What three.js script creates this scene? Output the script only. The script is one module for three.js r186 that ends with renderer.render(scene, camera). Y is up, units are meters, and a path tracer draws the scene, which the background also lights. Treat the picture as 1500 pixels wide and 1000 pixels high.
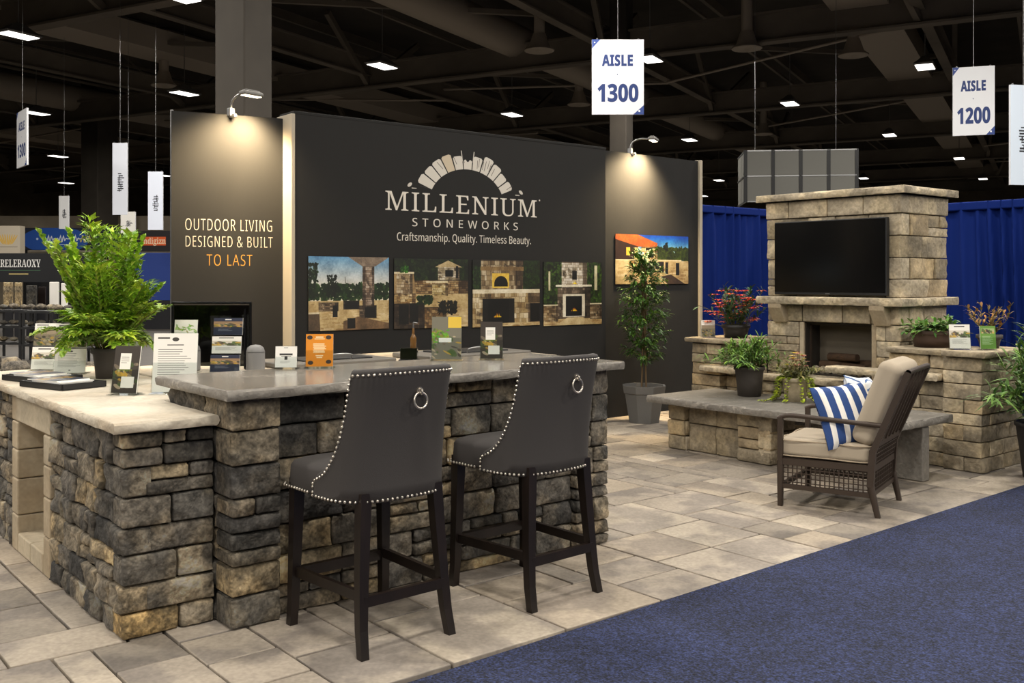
import * as THREE from 'three';
import { RoundedBoxGeometry } from 'three/addons/geometries/RoundedBoxGeometry.js';
import { mergeGeometries, mergeVertices } from 'three/addons/utils/BufferGeometryUtils.js';
import { ImprovedNoise } from 'three/addons/math/ImprovedNoise.js';
import { RectAreaLightUniformsLib } from 'three/addons/lights/RectAreaLightUniformsLib.js';

// ---------------------------------------------------------------- camera, exposure, light constants
RectAreaLightUniformsLib.init();
const scene = new THREE.Scene();
const FOCAL = 1443, HORIZON = 408, EYE = 1.5, YAW = 50.8 * Math.PI / 180;   // focal length in pixels of the 1500 x 1000 frame
const FWD = new THREE.Vector3(Math.cos(YAW), 0, -Math.sin(YAW)), RGT = new THREE.Vector3(Math.sin(YAW), 0, Math.cos(YAW));
const camera = new THREE.PerspectiveCamera(2 * Math.atan(500 / FOCAL) * 180 / Math.PI, 1.5, 0.1, 200);
camera.position.set(0, EYE, 0);
camera.lookAt(FWD.x, EYE, FWD.z);
camera.setViewOffset(1500, 1000, 0, 500 - HORIZON, 1500, 1000);             // vertical lens shift, verticals stay vertical
const renderer = new THREE.WebGLRenderer({ antialias: true });
renderer.toneMapping = THREE.LinearToneMapping;
renderer.toneMappingExposure = 1.0;
renderer.shadowMap.enabled = true;
scene.background = new THREE.Color(0, 0, 0);
const HALL_LIGHT = new THREE.Color(1.0, 0.945, 0.86), HALL_LEVEL = 245, LAMP_Y = 7.6;
const SPOT_COLOUR = new THREE.Color(1.0, 0.76, 0.44), SPOT_LEVEL = 62;

// ---------------------------------------------------------------- helpers
const at = (px, py, d) => new THREE.Vector3(0, EYE, 0).addScaledVector(FWD, d).addScaledVector(RGT, (px - 750) / FOCAL * d).add(new THREE.Vector3(0, (HORIZON - py) / FOCAL * d, 0));
const atH = (px, py, y) => at(px, py, (y - EYE) * FOCAL / (HORIZON - py));
function rng(seed) { let s = seed | 0; return () => { s = (s + 0x6d2b79f5) | 0; let t = Math.imul(s ^ (s >>> 15), 1 | s); t = (t + Math.imul(t ^ (t >>> 7), 61 | t)) ^ t; return ((t ^ (t >>> 14)) >>> 0) / 4294967296; }; }
const R0 = rng(7);
const pick = (a, r) => a[Math.floor(r() * a.length) % a.length];
const N3 = new ImprovedNoise();
const used = new Map();
function numbered(n) { const k = used.get(n) || 0; used.set(n, k + 1); return k ? n + '_' + String(k).padStart(3, '0') : n; }
function shade(o) { o.castShadow = true; o.receiveShadow = true; return o; }
function tag(o, label, category, group, kind) {
  if (label) o.userData.label = label;
  if (category) o.userData.category = category;
  if (group) o.userData.group = group;
  if (kind) o.userData.kind = kind;
  return o;
}
function thing(name, label, category, pos = [0, 0, 0], turn = 0, group, kind) {
  const o = new THREE.Group(); o.name = numbered(name); o.position.set(...pos); o.rotation.y = turn; scene.add(o);
  return tag(o, label, category, group, kind);
}
function part(name, geo, mat, parent) {
  const list = Array.isArray(geo) ? geo : [geo];
  let g = list[0];
  if (list.length > 1) g = mergeGeometries(list.map((q) => { const c = q.index ? q.toNonIndexed() : q.clone(); for (const k of Object.keys(c.attributes)) if (!['position', 'normal', 'uv'].includes(k)) c.deleteAttribute(k); return c; }));
  const m = shade(new THREE.Mesh(g, mat)); m.name = parent ? name : numbered(name); (parent || scene).add(m); return m;
}
const solo = (name, geo, mat, label, cat, group, kind) => tag(part(name, geo, mat), label, cat, group, kind);
const setting = (name, geo, mat) => tag(part(name, geo, mat), null, null, null, 'structure');
function metreUV(g, s = 1, ou = 0, ov = 0) {                                // uv in metres, by the axis each face looks along
  const q = g.index ? g.toNonIndexed() : g; const p = q.attributes.position, uv = new Float32Array(p.count * 2);
  const a = new THREE.Vector3(), b = new THREE.Vector3(), c = new THREE.Vector3();
  for (let i = 0; i < p.count; i += 3) {
    a.fromBufferAttribute(p, i); b.fromBufferAttribute(p, i + 1); c.fromBufferAttribute(p, i + 2);
    const n = b.clone().sub(a).cross(c.clone().sub(a)), x = Math.abs(n.x), y = Math.abs(n.y), z = Math.abs(n.z);
    [a, b, c].forEach((v, k) => { const w = y >= x && y >= z ? [v.x, v.z] : x >= z ? [v.z, v.y] : [v.x, v.y]; uv[(i + k) * 2] = w[0] * s + ou; uv[(i + k) * 2 + 1] = w[1] * s + ov; });
  }
  q.setAttribute('uv', new THREE.BufferAttribute(uv, 2)); return q;
}
const bx = (w, h, d, x = 0, y = 0, z = 0) => metreUV(new THREE.BoxGeometry(w, h, d).translate(x, y, z));
const rb = (w, h, d, x = 0, y = 0, z = 0, r = 0.008, seg = 2) => metreUV(new RoundedBoxGeometry(w, h, d, seg, Math.min(r, w / 2.01, h / 2.01, d / 2.01)).translate(x, y, z));
const V = (x, y, z) => new THREE.Vector3(x, y, z);
function bar(p, q, w, h = w, up = V(0, 1, 0)) {                             // a box beam from p to q
  const d = q.clone().sub(p), L = d.length(); d.normalize();
  let s = d.clone().cross(up); if (s.lengthSq() < 1e-6) s = V(1, 0, 0); s.normalize(); const t = d.clone().cross(s);
  const m = new THREE.Matrix4().makeBasis(s, t, d.clone()).setPosition(p.clone().add(q).multiplyScalar(0.5));
  return metreUV(new THREE.BoxGeometry(w, h, L)).applyMatrix4(m);
}
function rod(p, q, r0, r1 = r0, n = 10) {
  const d = q.clone().sub(p), L = d.length();
  return new THREE.CylinderGeometry(r1, r0, L, n).applyQuaternion(new THREE.Quaternion().setFromUnitVectors(V(0, 1, 0), d.normalize())).translate((p.x + q.x) / 2, (p.y + q.y) / 2, (p.z + q.z) / 2);
}
const tube = (pts, r, n = 8, seg = 24, closed = false) => new THREE.TubeGeometry(new THREE.CatmullRomCurve3(pts, closed), seg, r, n, closed);
const ball = (r, x, y, z, a = 8, b = 6) => new THREE.SphereGeometry(r, a, b).translate(x, y, z);
function loft(rings, closedEnds = true) {                                   // rings: arrays of Vector3, same length, skinned in order
  const n = rings[0].length, pos = [], idx = [];
  rings.forEach((r) => r.forEach((v) => pos.push(v.x, v.y, v.z)));
  for (let i = 0; i < rings.length - 1; i++) for (let j = 0; j < n; j++) { const k = (j + 1) % n, a = i * n + j, b = i * n + k, c = a + n, d = b + n; idx.push(a, b, d, a, d, c); }
  if (closedEnds) for (const [base, flip] of [[0, true], [(rings.length - 1) * n, false]]) {
    const c = pos.length / 3, m = V(0, 0, 0); for (let j = 0; j < n; j++) m.add(V(pos[(base + j) * 3], pos[(base + j) * 3 + 1], pos[(base + j) * 3 + 2])); m.divideScalar(n); pos.push(m.x, m.y, m.z);
    for (let j = 0; j < n; j++) { const k = (j + 1) % n; flip ? idx.push(c, base + k, base + j) : idx.push(c, base + j, base + k); }
  }
  const g = new THREE.BufferGeometry(); g.setAttribute('position', new THREE.Float32BufferAttribute(pos, 3)); g.setIndex(idx); g.computeVertexNormals();
  const uv = []; for (let i = 0; i < pos.length; i += 3) uv.push(pos[i] + pos[i + 2], pos[i + 1]); g.setAttribute('uv', new THREE.Float32BufferAttribute(uv, 2)); return g;
}
const taper = (p, q, w0, d0, w1, d1) => loft([[p, w0, d0], [q, w1, d1]].map(([c, w, d]) => [V(c.x - w / 2, c.y, c.z - d / 2), V(c.x - w / 2, c.y, c.z + d / 2), V(c.x + w / 2, c.y, c.z + d / 2), V(c.x + w / 2, c.y, c.z - d / 2)]));
const flat = (g) => { const q = g.index ? g.toNonIndexed() : g; q.computeVertexNormals(); return q; };

// ---------------------------------------------------------------- textures
function lattice(seed) { const r = rng(seed), t = new Float32Array(65536); for (let i = 0; i < 65536; i++) t[i] = r(); return t; }
const LAT = lattice(99);
function vn(x, y, per) {                                                    // tileable value noise
  const xi = Math.floor(x), yi = Math.floor(y), fx = x - xi, fy = y - yi, m = (v) => ((v % per) + per) % per;
  const u = fx * fx * (3 - 2 * fx), v = fy * fy * (3 - 2 * fy), h = (a, b) => LAT[(m(a) * 181 + m(b) * 359 + per * 17) & 65535];
  return (h(xi, yi) * (1 - u) + h(xi + 1, yi) * u) * (1 - v) + (h(xi, yi + 1) * (1 - u) + h(xi + 1, yi + 1) * u) * v;
}
function fbm(x, y, per, oct) { let s = 0, a = 0.5, n = 0; for (let i = 0; i < oct; i++) { s += a * vn(x * per, y * per, per); n += a; a *= 0.5; per *= 2; } return s / n; }
function dataTex(n, fn, srgb, rep = 1) {
  const d = new Uint8Array(n * n * 4);
  for (let y = 0; y < n; y++) for (let x = 0; x < n; x++) { const c = fn(x / n, y / n), i = (y * n + x) * 4; for (let k = 0; k < 3; k++) d[i + k] = Math.max(0, Math.min(255, c[k])); d[i + 3] = 255; }
  const t = new THREE.DataTexture(d, n, n); t.wrapS = t.wrapT = THREE.RepeatWrapping; t.magFilter = THREE.LinearFilter; t.minFilter = THREE.LinearMipmapLinearFilter; t.generateMipmaps = true;
  if (srgb) t.colorSpace = THREE.SRGBColorSpace; t.repeat.set(rep, rep); t.needsUpdate = true; return t;
}
function canvasTex(w, h, draw) {
  const c = document.createElement('canvas'); c.width = w; c.height = h; const g = c.getContext('2d'); draw(g, w, h);
  const t = new THREE.CanvasTexture(c); t.colorSpace = THREE.SRGBColorSpace; t.magFilter = THREE.LinearFilter; return t;
}
const lerp = (a, b, t) => a + (b - a) * t, mix3 = (a, b, t) => [lerp(a[0], b[0], t), lerp(a[1], b[1], t), lerp(a[2], b[2], t)], sstep = (a, b, x) => { const t = Math.max(0, Math.min(1, (x - a) / (b - a))); return t * t * (3 - 2 * t); };
const T = {};
T.stone = dataTex(512, (x, y) => { const a = fbm(x, y, 4, 6), b = fbm(x + 0.37, y + 0.61, 3, 4), c = fbm(x + 0.1, y + 0.2, 32, 3); let k = mix3([168, 165, 160], [236, 224, 202], sstep(0.36, 0.64, b)); const e = fbm(x + 0.6, y + 0.8, 70, 2), q = fbm(x + 0.2, y + 0.5, 14, 4); const l = 0.6 + 0.75 * a + (c - 0.5) * 0.5 + (e - 0.5) * 0.4 + (q - 0.5) * 0.5; return k.map((v) => v * l); }, true, 1.6);
T.stoneB = dataTex(512, (x, y) => { const a = fbm(x, y, 6, 6), r = 1 - Math.abs(2 * fbm(x + 0.3, y + 0.7, 5, 5) - 1); const q = fbm(x + 0.9, y + 0.4, 22, 4), v = 255 * (0.38 * a + 0.3 * r + 0.32 * q); return [v, v, v]; }, false, 1.6);
T.slab = dataTex(512, (x, y) => { const a = fbm(x, y, 5, 6), b = fbm(x + 0.5, y + 0.2, 2, 4), c = fbm(x, y, 64, 2); const l = 0.82 + 0.22 * a + (c - 0.5) * 0.1; return mix3([236, 228, 214], [214, 200, 180], sstep(0.4, 0.65, b)).map((v) => v * l); }, true, 1);
T.blue = dataTex(512, (x, y) => { const w = fbm(x + 0.1, y, 3, 4), a = fbm(x + w * 0.25, y * 2 + w * 0.2, 4, 6), s = Math.abs(2 * a - 1), c = fbm(x, y, 64, 2); const l = 0.75 + 0.3 * w + (c - 0.5) * 0.16 + (s < 0.06 ? 0.22 * (1 - s / 0.06) : 0); return [176 * l, 172 * l, 166 * l]; }, true, 0.9);
T.paver = dataTex(512, (x, y) => { const a = fbm(x, y, 3, 6), b = fbm(x + 0.4, y + 0.3, 5, 5), c = fbm(x, y, 90, 2); const l = 0.8 + 0.34 * a + (c - 0.5) * 0.16; return mix3([216, 206, 192], [178, 170, 162], sstep(0.42, 0.62, b)).map((v) => v * l); }, true, 0.8);
T.fine = dataTex(256, (x, y) => { const v = 255 * fbm(x, y, 16, 4); return [v, v, v]; }, false, 3);
T.carpet = dataTex(1024, (x, y) => { const c = fbm(x, y, 220, 2), a = fbm(x + 0.3, y, 6, 4), e = fbm(x + 0.7, y + 0.1, 90, 2); const l = 0.2 + 1.5 * c + (a - 0.5) * 0.35 + (e - 0.5) * 0.5; return [36 * l, 43 * l, 72 * l]; }, true, 0.7);
T.carpetB = dataTex(512, (x, y) => { const v = 255 * fbm(x, y, 128, 2); return [v, v, v]; }, false, 1.4);
T.weave = dataTex(256, (x, y) => { const v = 128 + 60 * Math.sin(x * Math.PI * 128) * Math.sin(y * Math.PI * 128) + 60 * (fbm(x, y, 64, 2) - 0.5); return [v, v, v]; }, false, 5);
T.cloth = dataTex(512, (x, y) => { const l = 0.86 + 0.2 * fbm(x, y, 8, 4) + 0.12 * (fbm(x, y * 0.25, 128, 2) - 0.5); const v = 235 * l; return [v, v, v]; }, true, 1);
T.grain = dataTex(512, (x, y) => { const l = 0.7 + 0.45 * fbm(x * 1, y, 6, 3) + 0.3 * (fbm(x, y * 0.1, 96, 2) - 0.5); return [205 * l, 195 * l, 185 * l]; }, true, 1.2);
T.concrete = dataTex(512, (x, y) => { const l = 0.8 + 0.3 * fbm(x, y, 5, 6); return [190 * l, 185 * l, 178 * l]; }, true, 0.25);

const mat = (o) => new THREE.MeshStandardMaterial({ roughness: 0.85, ...o });
const rgb = (r, g, b) => new THREE.Color().setRGB(r / 255, g / 255, b / 255, THREE.SRGBColorSpace);
const M = {};
const stoneMat = (c, bs = 0.03) => mat({ color: c, map: T.stone, bumpMap: T.stoneB, bumpScale: bs, roughness: 0.9 });
M.kitchen = [[124, 121, 116], [138, 133, 126], [104, 102, 100], [150, 143, 132], [178, 167, 148], [192, 176, 146], [88, 87, 86], [158, 149, 135], [128, 124, 118]].map((c) => stoneMat(rgb(...c)));
M.gold = stoneMat(rgb(216, 190, 142));
T.hearth = dataTex(512, (x, y) => { const a = fbm(x, y, 4, 6), b = fbm(x + 0.27, y + 0.41, 3, 5), c = fbm(x, y, 40, 3); const l = 0.66 + 0.52 * a + (c - 0.5) * 0.28; return mix3([206, 198, 184], [244, 232, 208], sstep(0.38, 0.62, b)).map((v) => v * l); }, true, 1.2);
M.hearth = [[226, 216, 198], [212, 203, 186], [236, 227, 210], [196, 187, 170], [228, 212, 184], [240, 232, 216]].map((c) => mat({ color: rgb(...c), map: T.hearth, bumpMap: T.stoneB, bumpScale: 0.024, roughness: 0.9 }));
M.mortarPale = mat({ color: rgb(92, 84, 72), roughness: 1 });
M.mortar = M.mortarPale;
M.limestone = mat({ color: rgb(228, 224, 216), map: T.slab, bumpMap: T.fine, bumpScale: 0.0015, roughness: 0.75 });
M.limeEdge = mat({ color: rgb(228, 224, 216), map: T.slab, bumpMap: T.stoneB, bumpScale: 0.018, roughness: 0.9 });
M.frame = mat({ color: rgb(206, 198, 182), map: T.slab, bumpMap: T.stoneB, bumpScale: 0.004, roughness: 0.88 });
M.bluestone = mat({ color: rgb(204, 200, 194), map: T.blue, bumpMap: T.fine, bumpScale: 0.0003, roughness: 0.2 });
M.blueEdge = mat({ color: rgb(204, 200, 194), map: T.blue, bumpMap: T.stoneB, bumpScale: 0.018, roughness: 0.85 });
M.benchTop = mat({ color: rgb(186, 183, 178), map: T.blue, bumpMap: T.stoneB, bumpScale: 0.003, roughness: 0.55 });
M.pavers = [[208, 203, 196], [195, 190, 184], [180, 176, 171], [212, 207, 199], [165, 161, 156], [198, 191, 181], [187, 183, 178]].map((c) => mat({ color: rgb(...c), map: T.paver, bumpMap: T.stoneB, bumpScale: 0.0035, roughness: 0.72 }));
M.carpet = mat({ map: T.carpet, bumpMap: T.carpetB, bumpScale: 0.006, roughness: 1 });
M.hallFloor = mat({ color: rgb(110, 106, 102), map: T.concrete, roughness: 0.6 });
M.sand = mat({ color: rgb(78, 70, 60), roughness: 1 });
M.fabric = mat({ color: rgb(58, 54, 52), bumpMap: T.weave, bumpScale: 0.0008, roughness: 0.78 });
M.darkWood = mat({ color: rgb(34, 25, 22), map: T.grain, roughness: 0.38 });
M.nickel = mat({ color: rgb(206, 198, 186), metalness: 1, roughness: 0.34 });
M.wallCloth = mat({ color: rgb(27, 26, 25), map: T.cloth, roughness: 0.95 });
M.linen = mat({ color: rgb(168, 155, 136), bumpMap: T.weave, bumpScale: 0.0012, roughness: 0.95 });
M.piping = mat({ color: rgb(168, 152, 130), roughness: 0.95 });
M.bronze = mat({ color: rgb(66, 55, 47), metalness: 0.35, roughness: 0.5 });
M.black = mat({ color: rgb(22, 22, 23), roughness: 0.5 });
M.blackGloss = mat({ color: rgb(12, 12, 13), roughness: 0.12 });
M.steel = mat({ color: rgb(150, 150, 150), metalness: 0.9, roughness: 0.35 });
M.trim = mat({ color: rgb(164, 154, 136), roughness: 0.6 });
M.potGrey = mat({ color: rgb(100, 98, 95), bumpMap: T.fine, bumpScale: 0.001, roughness: 0.7 });
M.potDark = mat({ color: rgb(62, 56, 52), roughness: 0.6 });
M.potBlack = mat({ color: rgb(34, 32, 32), roughness: 0.5 });
M.soil = mat({ color: rgb(46, 36, 28), bumpMap: T.stoneB, bumpScale: 0.02, roughness: 1 });
M.acrylic = new THREE.MeshPhysicalMaterial({ color: rgb(248, 250, 250), transmission: 1, thickness: 0, roughness: 0.03, ior: 1.49 });
M.paper = mat({ color: rgb(240, 236, 228), roughness: 0.6 });

// ---------------------------------------------------------------- the hall: floor, walls, roof steel, high-bay lamps
const HALL_TURN = 0.3877;                                                   // the hall's steel runs at an angle to the booth
const hallV = (x, y, z) => V(x, y, z).applyAxisAngle(V(0, 1, 0), HALL_TURN);
M.hallWall = mat({ color: rgb(168, 156, 138), map: T.concrete, roughness: 0.9 });
M.deck = mat({ color: rgb(82, 76, 68), map: T.concrete, roughness: 0.95 });
M.column = mat({ color: rgb(92, 86, 78), map: T.concrete, roughness: 0.8 });
M.girder = mat({ color: rgb(150, 141, 128), map: T.concrete, roughness: 0.75 });
M.girderDark = M.girder;
M.duct = mat({ color: rgb(164, 152, 136), metalness: 0.2, roughness: 0.6 });
{
  const inHall = (o) => { o.rotation.y = HALL_TURN; return o; };
  inHall(setting('floor', bx(130, 0.3, 130, 30, -0.19, -20), M.hallFloor));
  inHall(setting('wall_back', bx(0.4, 10.5, 130, 88, 5.2, -20), M.hallWall));
  inHall(setting('wall_front', bx(0.4, 10.5, 130, -34, 5.2, -20), M.hallWall));
  inHall(setting('wall_left', bx(130, 10.5, 0.4, 30, 5.2, -72), M.hallWall));
  inHall(setting('wall_right', bx(130, 10.5, 0.4, 30, 5.2, 44), M.hallWall));
  inHall(setting('ceiling', bx(130, 0.3, 130, 30, 10.52, -20), M.deck));
  const ceiling = thing('roof_steel', null, null, [0, 0, 0], HALL_TURN, null, 'structure');
  const r = rng(31);
  const ibeam = (p, q, w, h, t) => [bar(p.clone().add(V(0, h / 2, 0)), q.clone().add(V(0, h / 2, 0)), w, t), bar(p.clone().add(V(0, -h / 2, 0)), q.clone().add(V(0, -h / 2, 0)), w, t), bar(p, q, t, h)];
  for (let k = 0; k < 10; k++) part('girder', ibeam(V(-16 + k * 11, 8.6, -70), V(-16 + k * 11, 8.6, 42), 0.42, 0.8, 0.06), M.girder, ceiling);
  for (let k = 0; k < 12; k++) part('cross_girder', ibeam(V(-32, 8.9, -66 + k * 9), V(86, 8.9, -66 + k * 9), 0.3, 0.6, 0.05), M.girder, ceiling);
  for (let k = 0; k < 46; k++) part('purlin', [bar(V(-32, 10.05, -68 + k * 4.2), V(86, 10.05, -68 + k * 4.2), 0.12, 0.3), bar(V(-32, 9.45, -68 + k * 4.2), V(86, 9.45, -68 + k * 4.2), 0.1, 0.08)], M.girderDark, ceiling);
  for (let i = 0; i < 10; i++) for (let j = 0; j < 12; j++) {               // knee braces and sloping struts between the steel
    const x = -16 + i * 11, z = -66 + j * 9; if (x > 75) continue;
    part('brace', bar(V(x, 8.3, z), V(x + 2.6, 10.2, z + (r() - 0.5) * 2), 0.16, 0.2), M.girder, ceiling);
    part('brace', bar(V(x, 8.3, z), V(x - 2.6, 10.2, z + (r() - 0.5) * 2), 0.16, 0.2), M.girderDark, ceiling);
    if (r() < 0.7) part('brace', bar(V(x + 1, 9.0, z), V(x + 9.5, 9.3, z + 8.5), 0.14, 0.14), M.girderDark, ceiling);
    if (r() < 0.5) part('conduit', rod(V(x + 2 + r() * 6, 8.2 + r(), z), V(x + 2 + r() * 6, 8.2 + r(), z + 9), 0.05, 0.05, 6), M.duct, ceiling);
  }
  for (let k = 0; k < 9; k++) {                                             // air ducts, some square, some round, with round diffusers
    const z = -58 + k * 10.7, y = 9.2;
    if (k % 2) part('air_duct', bx(100, 0.7, 1.5, 30, y, z), M.duct, ceiling); else part('air_duct', new THREE.CylinderGeometry(0.55, 0.55, 100, 14).rotateZ(Math.PI / 2).translate(30, y, z), M.duct, ceiling);
  }
  const diffuser = new THREE.LatheGeometry([[0.02, 0.03], [0.12, -0.02], [0.2, 0.02], [0.3, -0.02], [0.42, 0.0], [0.44, 0.03], [0.3, 0.14], [0.18, 0.5]].map(([a, b]) => new THREE.Vector2(a, b)), 18);
  for (const [px, py] of [[790, 75], [1094, 72], [848, 154], [1250, 82], [240, 126], [1118, 197]]) {
    const p = atH(px, py, 8.0); const d = thing('air_diffuser', 'round pale ventilation diffuser hanging from roof steel', 'diffuser', [p.x, p.y, p.z], 0, 'round diffusers under the roof'); part('cone', diffuser, M.duct, d); part('drop_pipe', rod(V(0, 0.5, 0), V(0, 2.36, 0), 0.16, 0.16, 10), M.duct, d);
  }
  { const a = at(-160, 400, 47), b = at(300, 400, 47), m = a.clone().add(b).multiplyScalar(0.5), L = a.distanceTo(b); const w = setting('wall_partition', bx(L, 4.55, 0.3, 0, 2.25, 0), mat({ color: rgb(226, 214, 194), map: T.concrete, roughness: 0.9 })); w.position.set(m.x, -0.04, m.z); w.rotation.y = YAW - Math.PI / 2; }
  // columns
  for (const [px, d, w, label] of [[357, 15.5, 0.62, 'wide grey hall column behind the panel reading outdoor living'], [146, 44, 1.1, 'distant grey hall column behind the hanging banners'], [910, 30, 0.55, 'grey hall column rising behind the tall potted tree panel']]) {
    const p = at(px, 400, d); const c = thing('hall_column', label, 'column', [p.x, -0.04, p.z], HALL_TURN);
    part('shaft', rb(w, 10.38, w, 0, 5.19, 0, 0.03), M.column, c); part('base_plate', bx(w + 0.2, 0.1, w + 0.2, 0, 0.05, 0), M.column, c); part('conduit', rod(V(w / 2 + 0.05, 0, 0.1), V(w / 2 + 0.05, 10.3, 0.1), 0.05, 0.05, 8), M.column, c);
  }
}
M.lampGlow = mat({ color: rgb(250, 246, 238), emissive: new THREE.Color(1, 0.95, 0.88), emissiveIntensity: 3.2 });
M.lampBody = mat({ color: rgb(120, 118, 114), metalness: 0.4, roughness: 0.5 });
const lampParts = { body: loft([[0.46, 0], [0.5, 0.04], [0.3, 0.16], [0.12, 0.3]].map(([s, y]) => [V(-s, y, -s * 0.55), V(-s, y, s * 0.55), V(s, y, s * 0.55), V(s, y, -s * 0.55)])), lens: bx(0.84, 0.02, 0.46, 0, -0.005, 0), stem: rod(V(0, 0.3, 0), V(0, 10.34 - 7.6, 0), 0.012, 0.012, 6) };
function highBay(p) {
  const o = thing('high_bay_lamp', 'glowing white rectangular high bay lamp under the dark roof', 'lamp', [p.x, p.y, p.z], HALL_TURN, 'high bay lamps of the hall');
  part('housing', flat(lampParts.body), M.lampBody, o); part('lens', lampParts.lens, M.lampGlow, o); part('stem', lampParts.stem, M.lampBody, o);
  const l = new THREE.RectAreaLight(HALL_LIGHT, HALL_LEVEL, 0.84, 0.46); l.position.set(0, -0.03, 0); l.rotation.x = -Math.PI / 2; o.add(l); l.name = 'lamp_light';
}
for (const [px, py] of [[27, 52], [53, 166], [270, 137], [85, 229], [97, 268], [560, 97], [262, -4], [750, 168], [952, 87], [1010, 205], [1157, 152], [1355, 98], [1303, 198], [1053, 264], [1160, 236], [1405, 232], [1265, 261], [1030, 287], [240, 257], [1440, 262]]) highBay(atH(px, py, LAMP_Y));
for (let i = -2; i <= 3; i++) for (let j = -3; j <= 3; j++) {               // the same grid of lamps carried on overhead and behind the camera
  const p = hallV(2 + i * 6.4, LAMP_Y, -1 + j * 6.4), d = p.x * FWD.x + p.z * FWD.z; if (d < 21.5) highBay(p);
}

// ---------------------------------------------------------------- paved patio and aisle carpet
{
  const patio = thing('floor_patio', null, null, [0, 0, 0], 0, null, 'structure');
  part('sand_bed', bx(11.2, 0.004, 6.2, 3.9, -0.038, -6.2), M.sand, patio);
  const U = 0.15, nx = 72, nz = 32, grid = new Uint8Array(nx * nz), r = rng(5), x0 = -1.5, z0 = -3.12, gap = 0.011, geos = new Map();
  const sizes = [[6, 3], [4, 3], [4, 2], [3, 3], [3, 2], [2, 2], [5, 3], [4, 4], [3, 4], [2, 3], [3, 2]];
  for (let j = 0; j < nz; j++) for (let i = 0; i < nx; i++) {
    if (grid[j * nx + i]) continue;
    let best = [1, 1];
    for (let t = 0; t < 14; t++) { const [w, h] = pick(sizes, r); if (i + w > nx || j + h > nz) continue; let ok = true; for (let b = 0; b < h && ok; b++) for (let a = 0; a < w; a++) if (grid[(j + b) * nx + i + a]) { ok = false; break; } if (ok) { best = [w, h]; break; } }
    if (best[0] === 1) { let w = 1; while (w < 4 && i + w < nx && !grid[j * nx + i + w]) w++; let h = 1; const free = (hh) => { for (let a = 0; a < w; a++) if (j + hh >= nz || grid[(j + hh) * nx + i + a]) return false; return true; }; while (h < 4 && free(h)) h++; best = [w, h]; }
    const [w, h] = best; for (let b = 0; b < h; b++) for (let a = 0; a < w; a++) grid[(j + b) * nx + i + a] = 1;
    const W = w * U - gap, D = h * U - gap, cx = x0 + (i + w / 2) * U, cz = z0 - (j + h / 2) * U;
    if (cx < 0.2 && cz > -3.4) continue;
    const key = w + '_' + h + '_' + Math.floor(r() * 3); if (!geos.has(key)) geos.set(key, rb(W, 0.04, D, 0, 0, 0, 0.006, 1).applyMatrix4(new THREE.Matrix4()));
    const g = geos.get(key); if (!g.userData.off) { const uv = g.attributes.uv, a = r() * 3, b = r() * 3; for (let k = 0; k < uv.count; k++) uv.setXY(k, uv.getX(k) + a, uv.getY(k) + b); g.userData.off = true; }
    const m = part('paver', g, pick(M.pavers, r), patio); m.position.set(cx, -0.02 + (r() - 0.5) * 0.003, cz); m.rotation.y = r() < 0.5 ? 0 : Math.PI;
  }
  const s = new THREE.Shape(); [[-9, -2.85], [2.0, -3.07], [7.4, -3.19], [13, -3.31], [26, -3.6], [26, 8], [-9, 8]].forEach(([x, z], i) => (i ? s.lineTo(x, -z) : s.moveTo(x, -z)));
  const g = new THREE.ExtrudeGeometry(s, { depth: 0.012, bevelEnabled: true, bevelSize: 0.006, bevelThickness: 0.005, bevelSegments: 1 }).rotateX(-Math.PI / 2).translate(0, -0.012, 0);
  setting('floor_carpet', metreUV(g), M.carpet);
}

// ---------------------------------------------------------------- booth walls with their print
function spaced(g, text, x, y, gap) { for (const c of text) { g.fillText(c, x, y); x += g.measureText(c).width + gap; } return x; }
function fitText(g, text, x0, x1, base, capH, font, gapK = 0, thin = 0) {              // draws text so that it spans x0..x1 with the given capital height
  g.save(); g.font = font.replace('%', 100); let w = 0; for (const c of text) w += g.measureText(c).width; const gap = gapK * 100; w += gap * (text.length - 1);
  g.translate(x0, base); g.scale((x1 - x0) / w, capH / 72); spaced(g, text, 0, 0, gap); if (thin) { g.strokeStyle = thin > 0 ? 'rgb(25,24,23)' : g.fillStyle; g.lineWidth = Math.abs(thin); let x = 0; for (const c of text) { g.strokeText(c, x, 0); x += g.measureText(c).width + gap; } } g.restore();
}
const WALL_H = 2.855;
function clothBase(g, w, h) {
  g.fillStyle = 'rgb(25,24,23)'; g.fillRect(0, 0, w, h); const r = rng(3);
  for (let i = 0; i < 9000; i++) { g.fillStyle = `rgba(${r() < 0.5 ? '32,31,30' : '19,18,18'},0.12)`; g.fillRect(r() * w, r() * h, 1 + r() * 2, 4 + r() * 40); }
}
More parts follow.
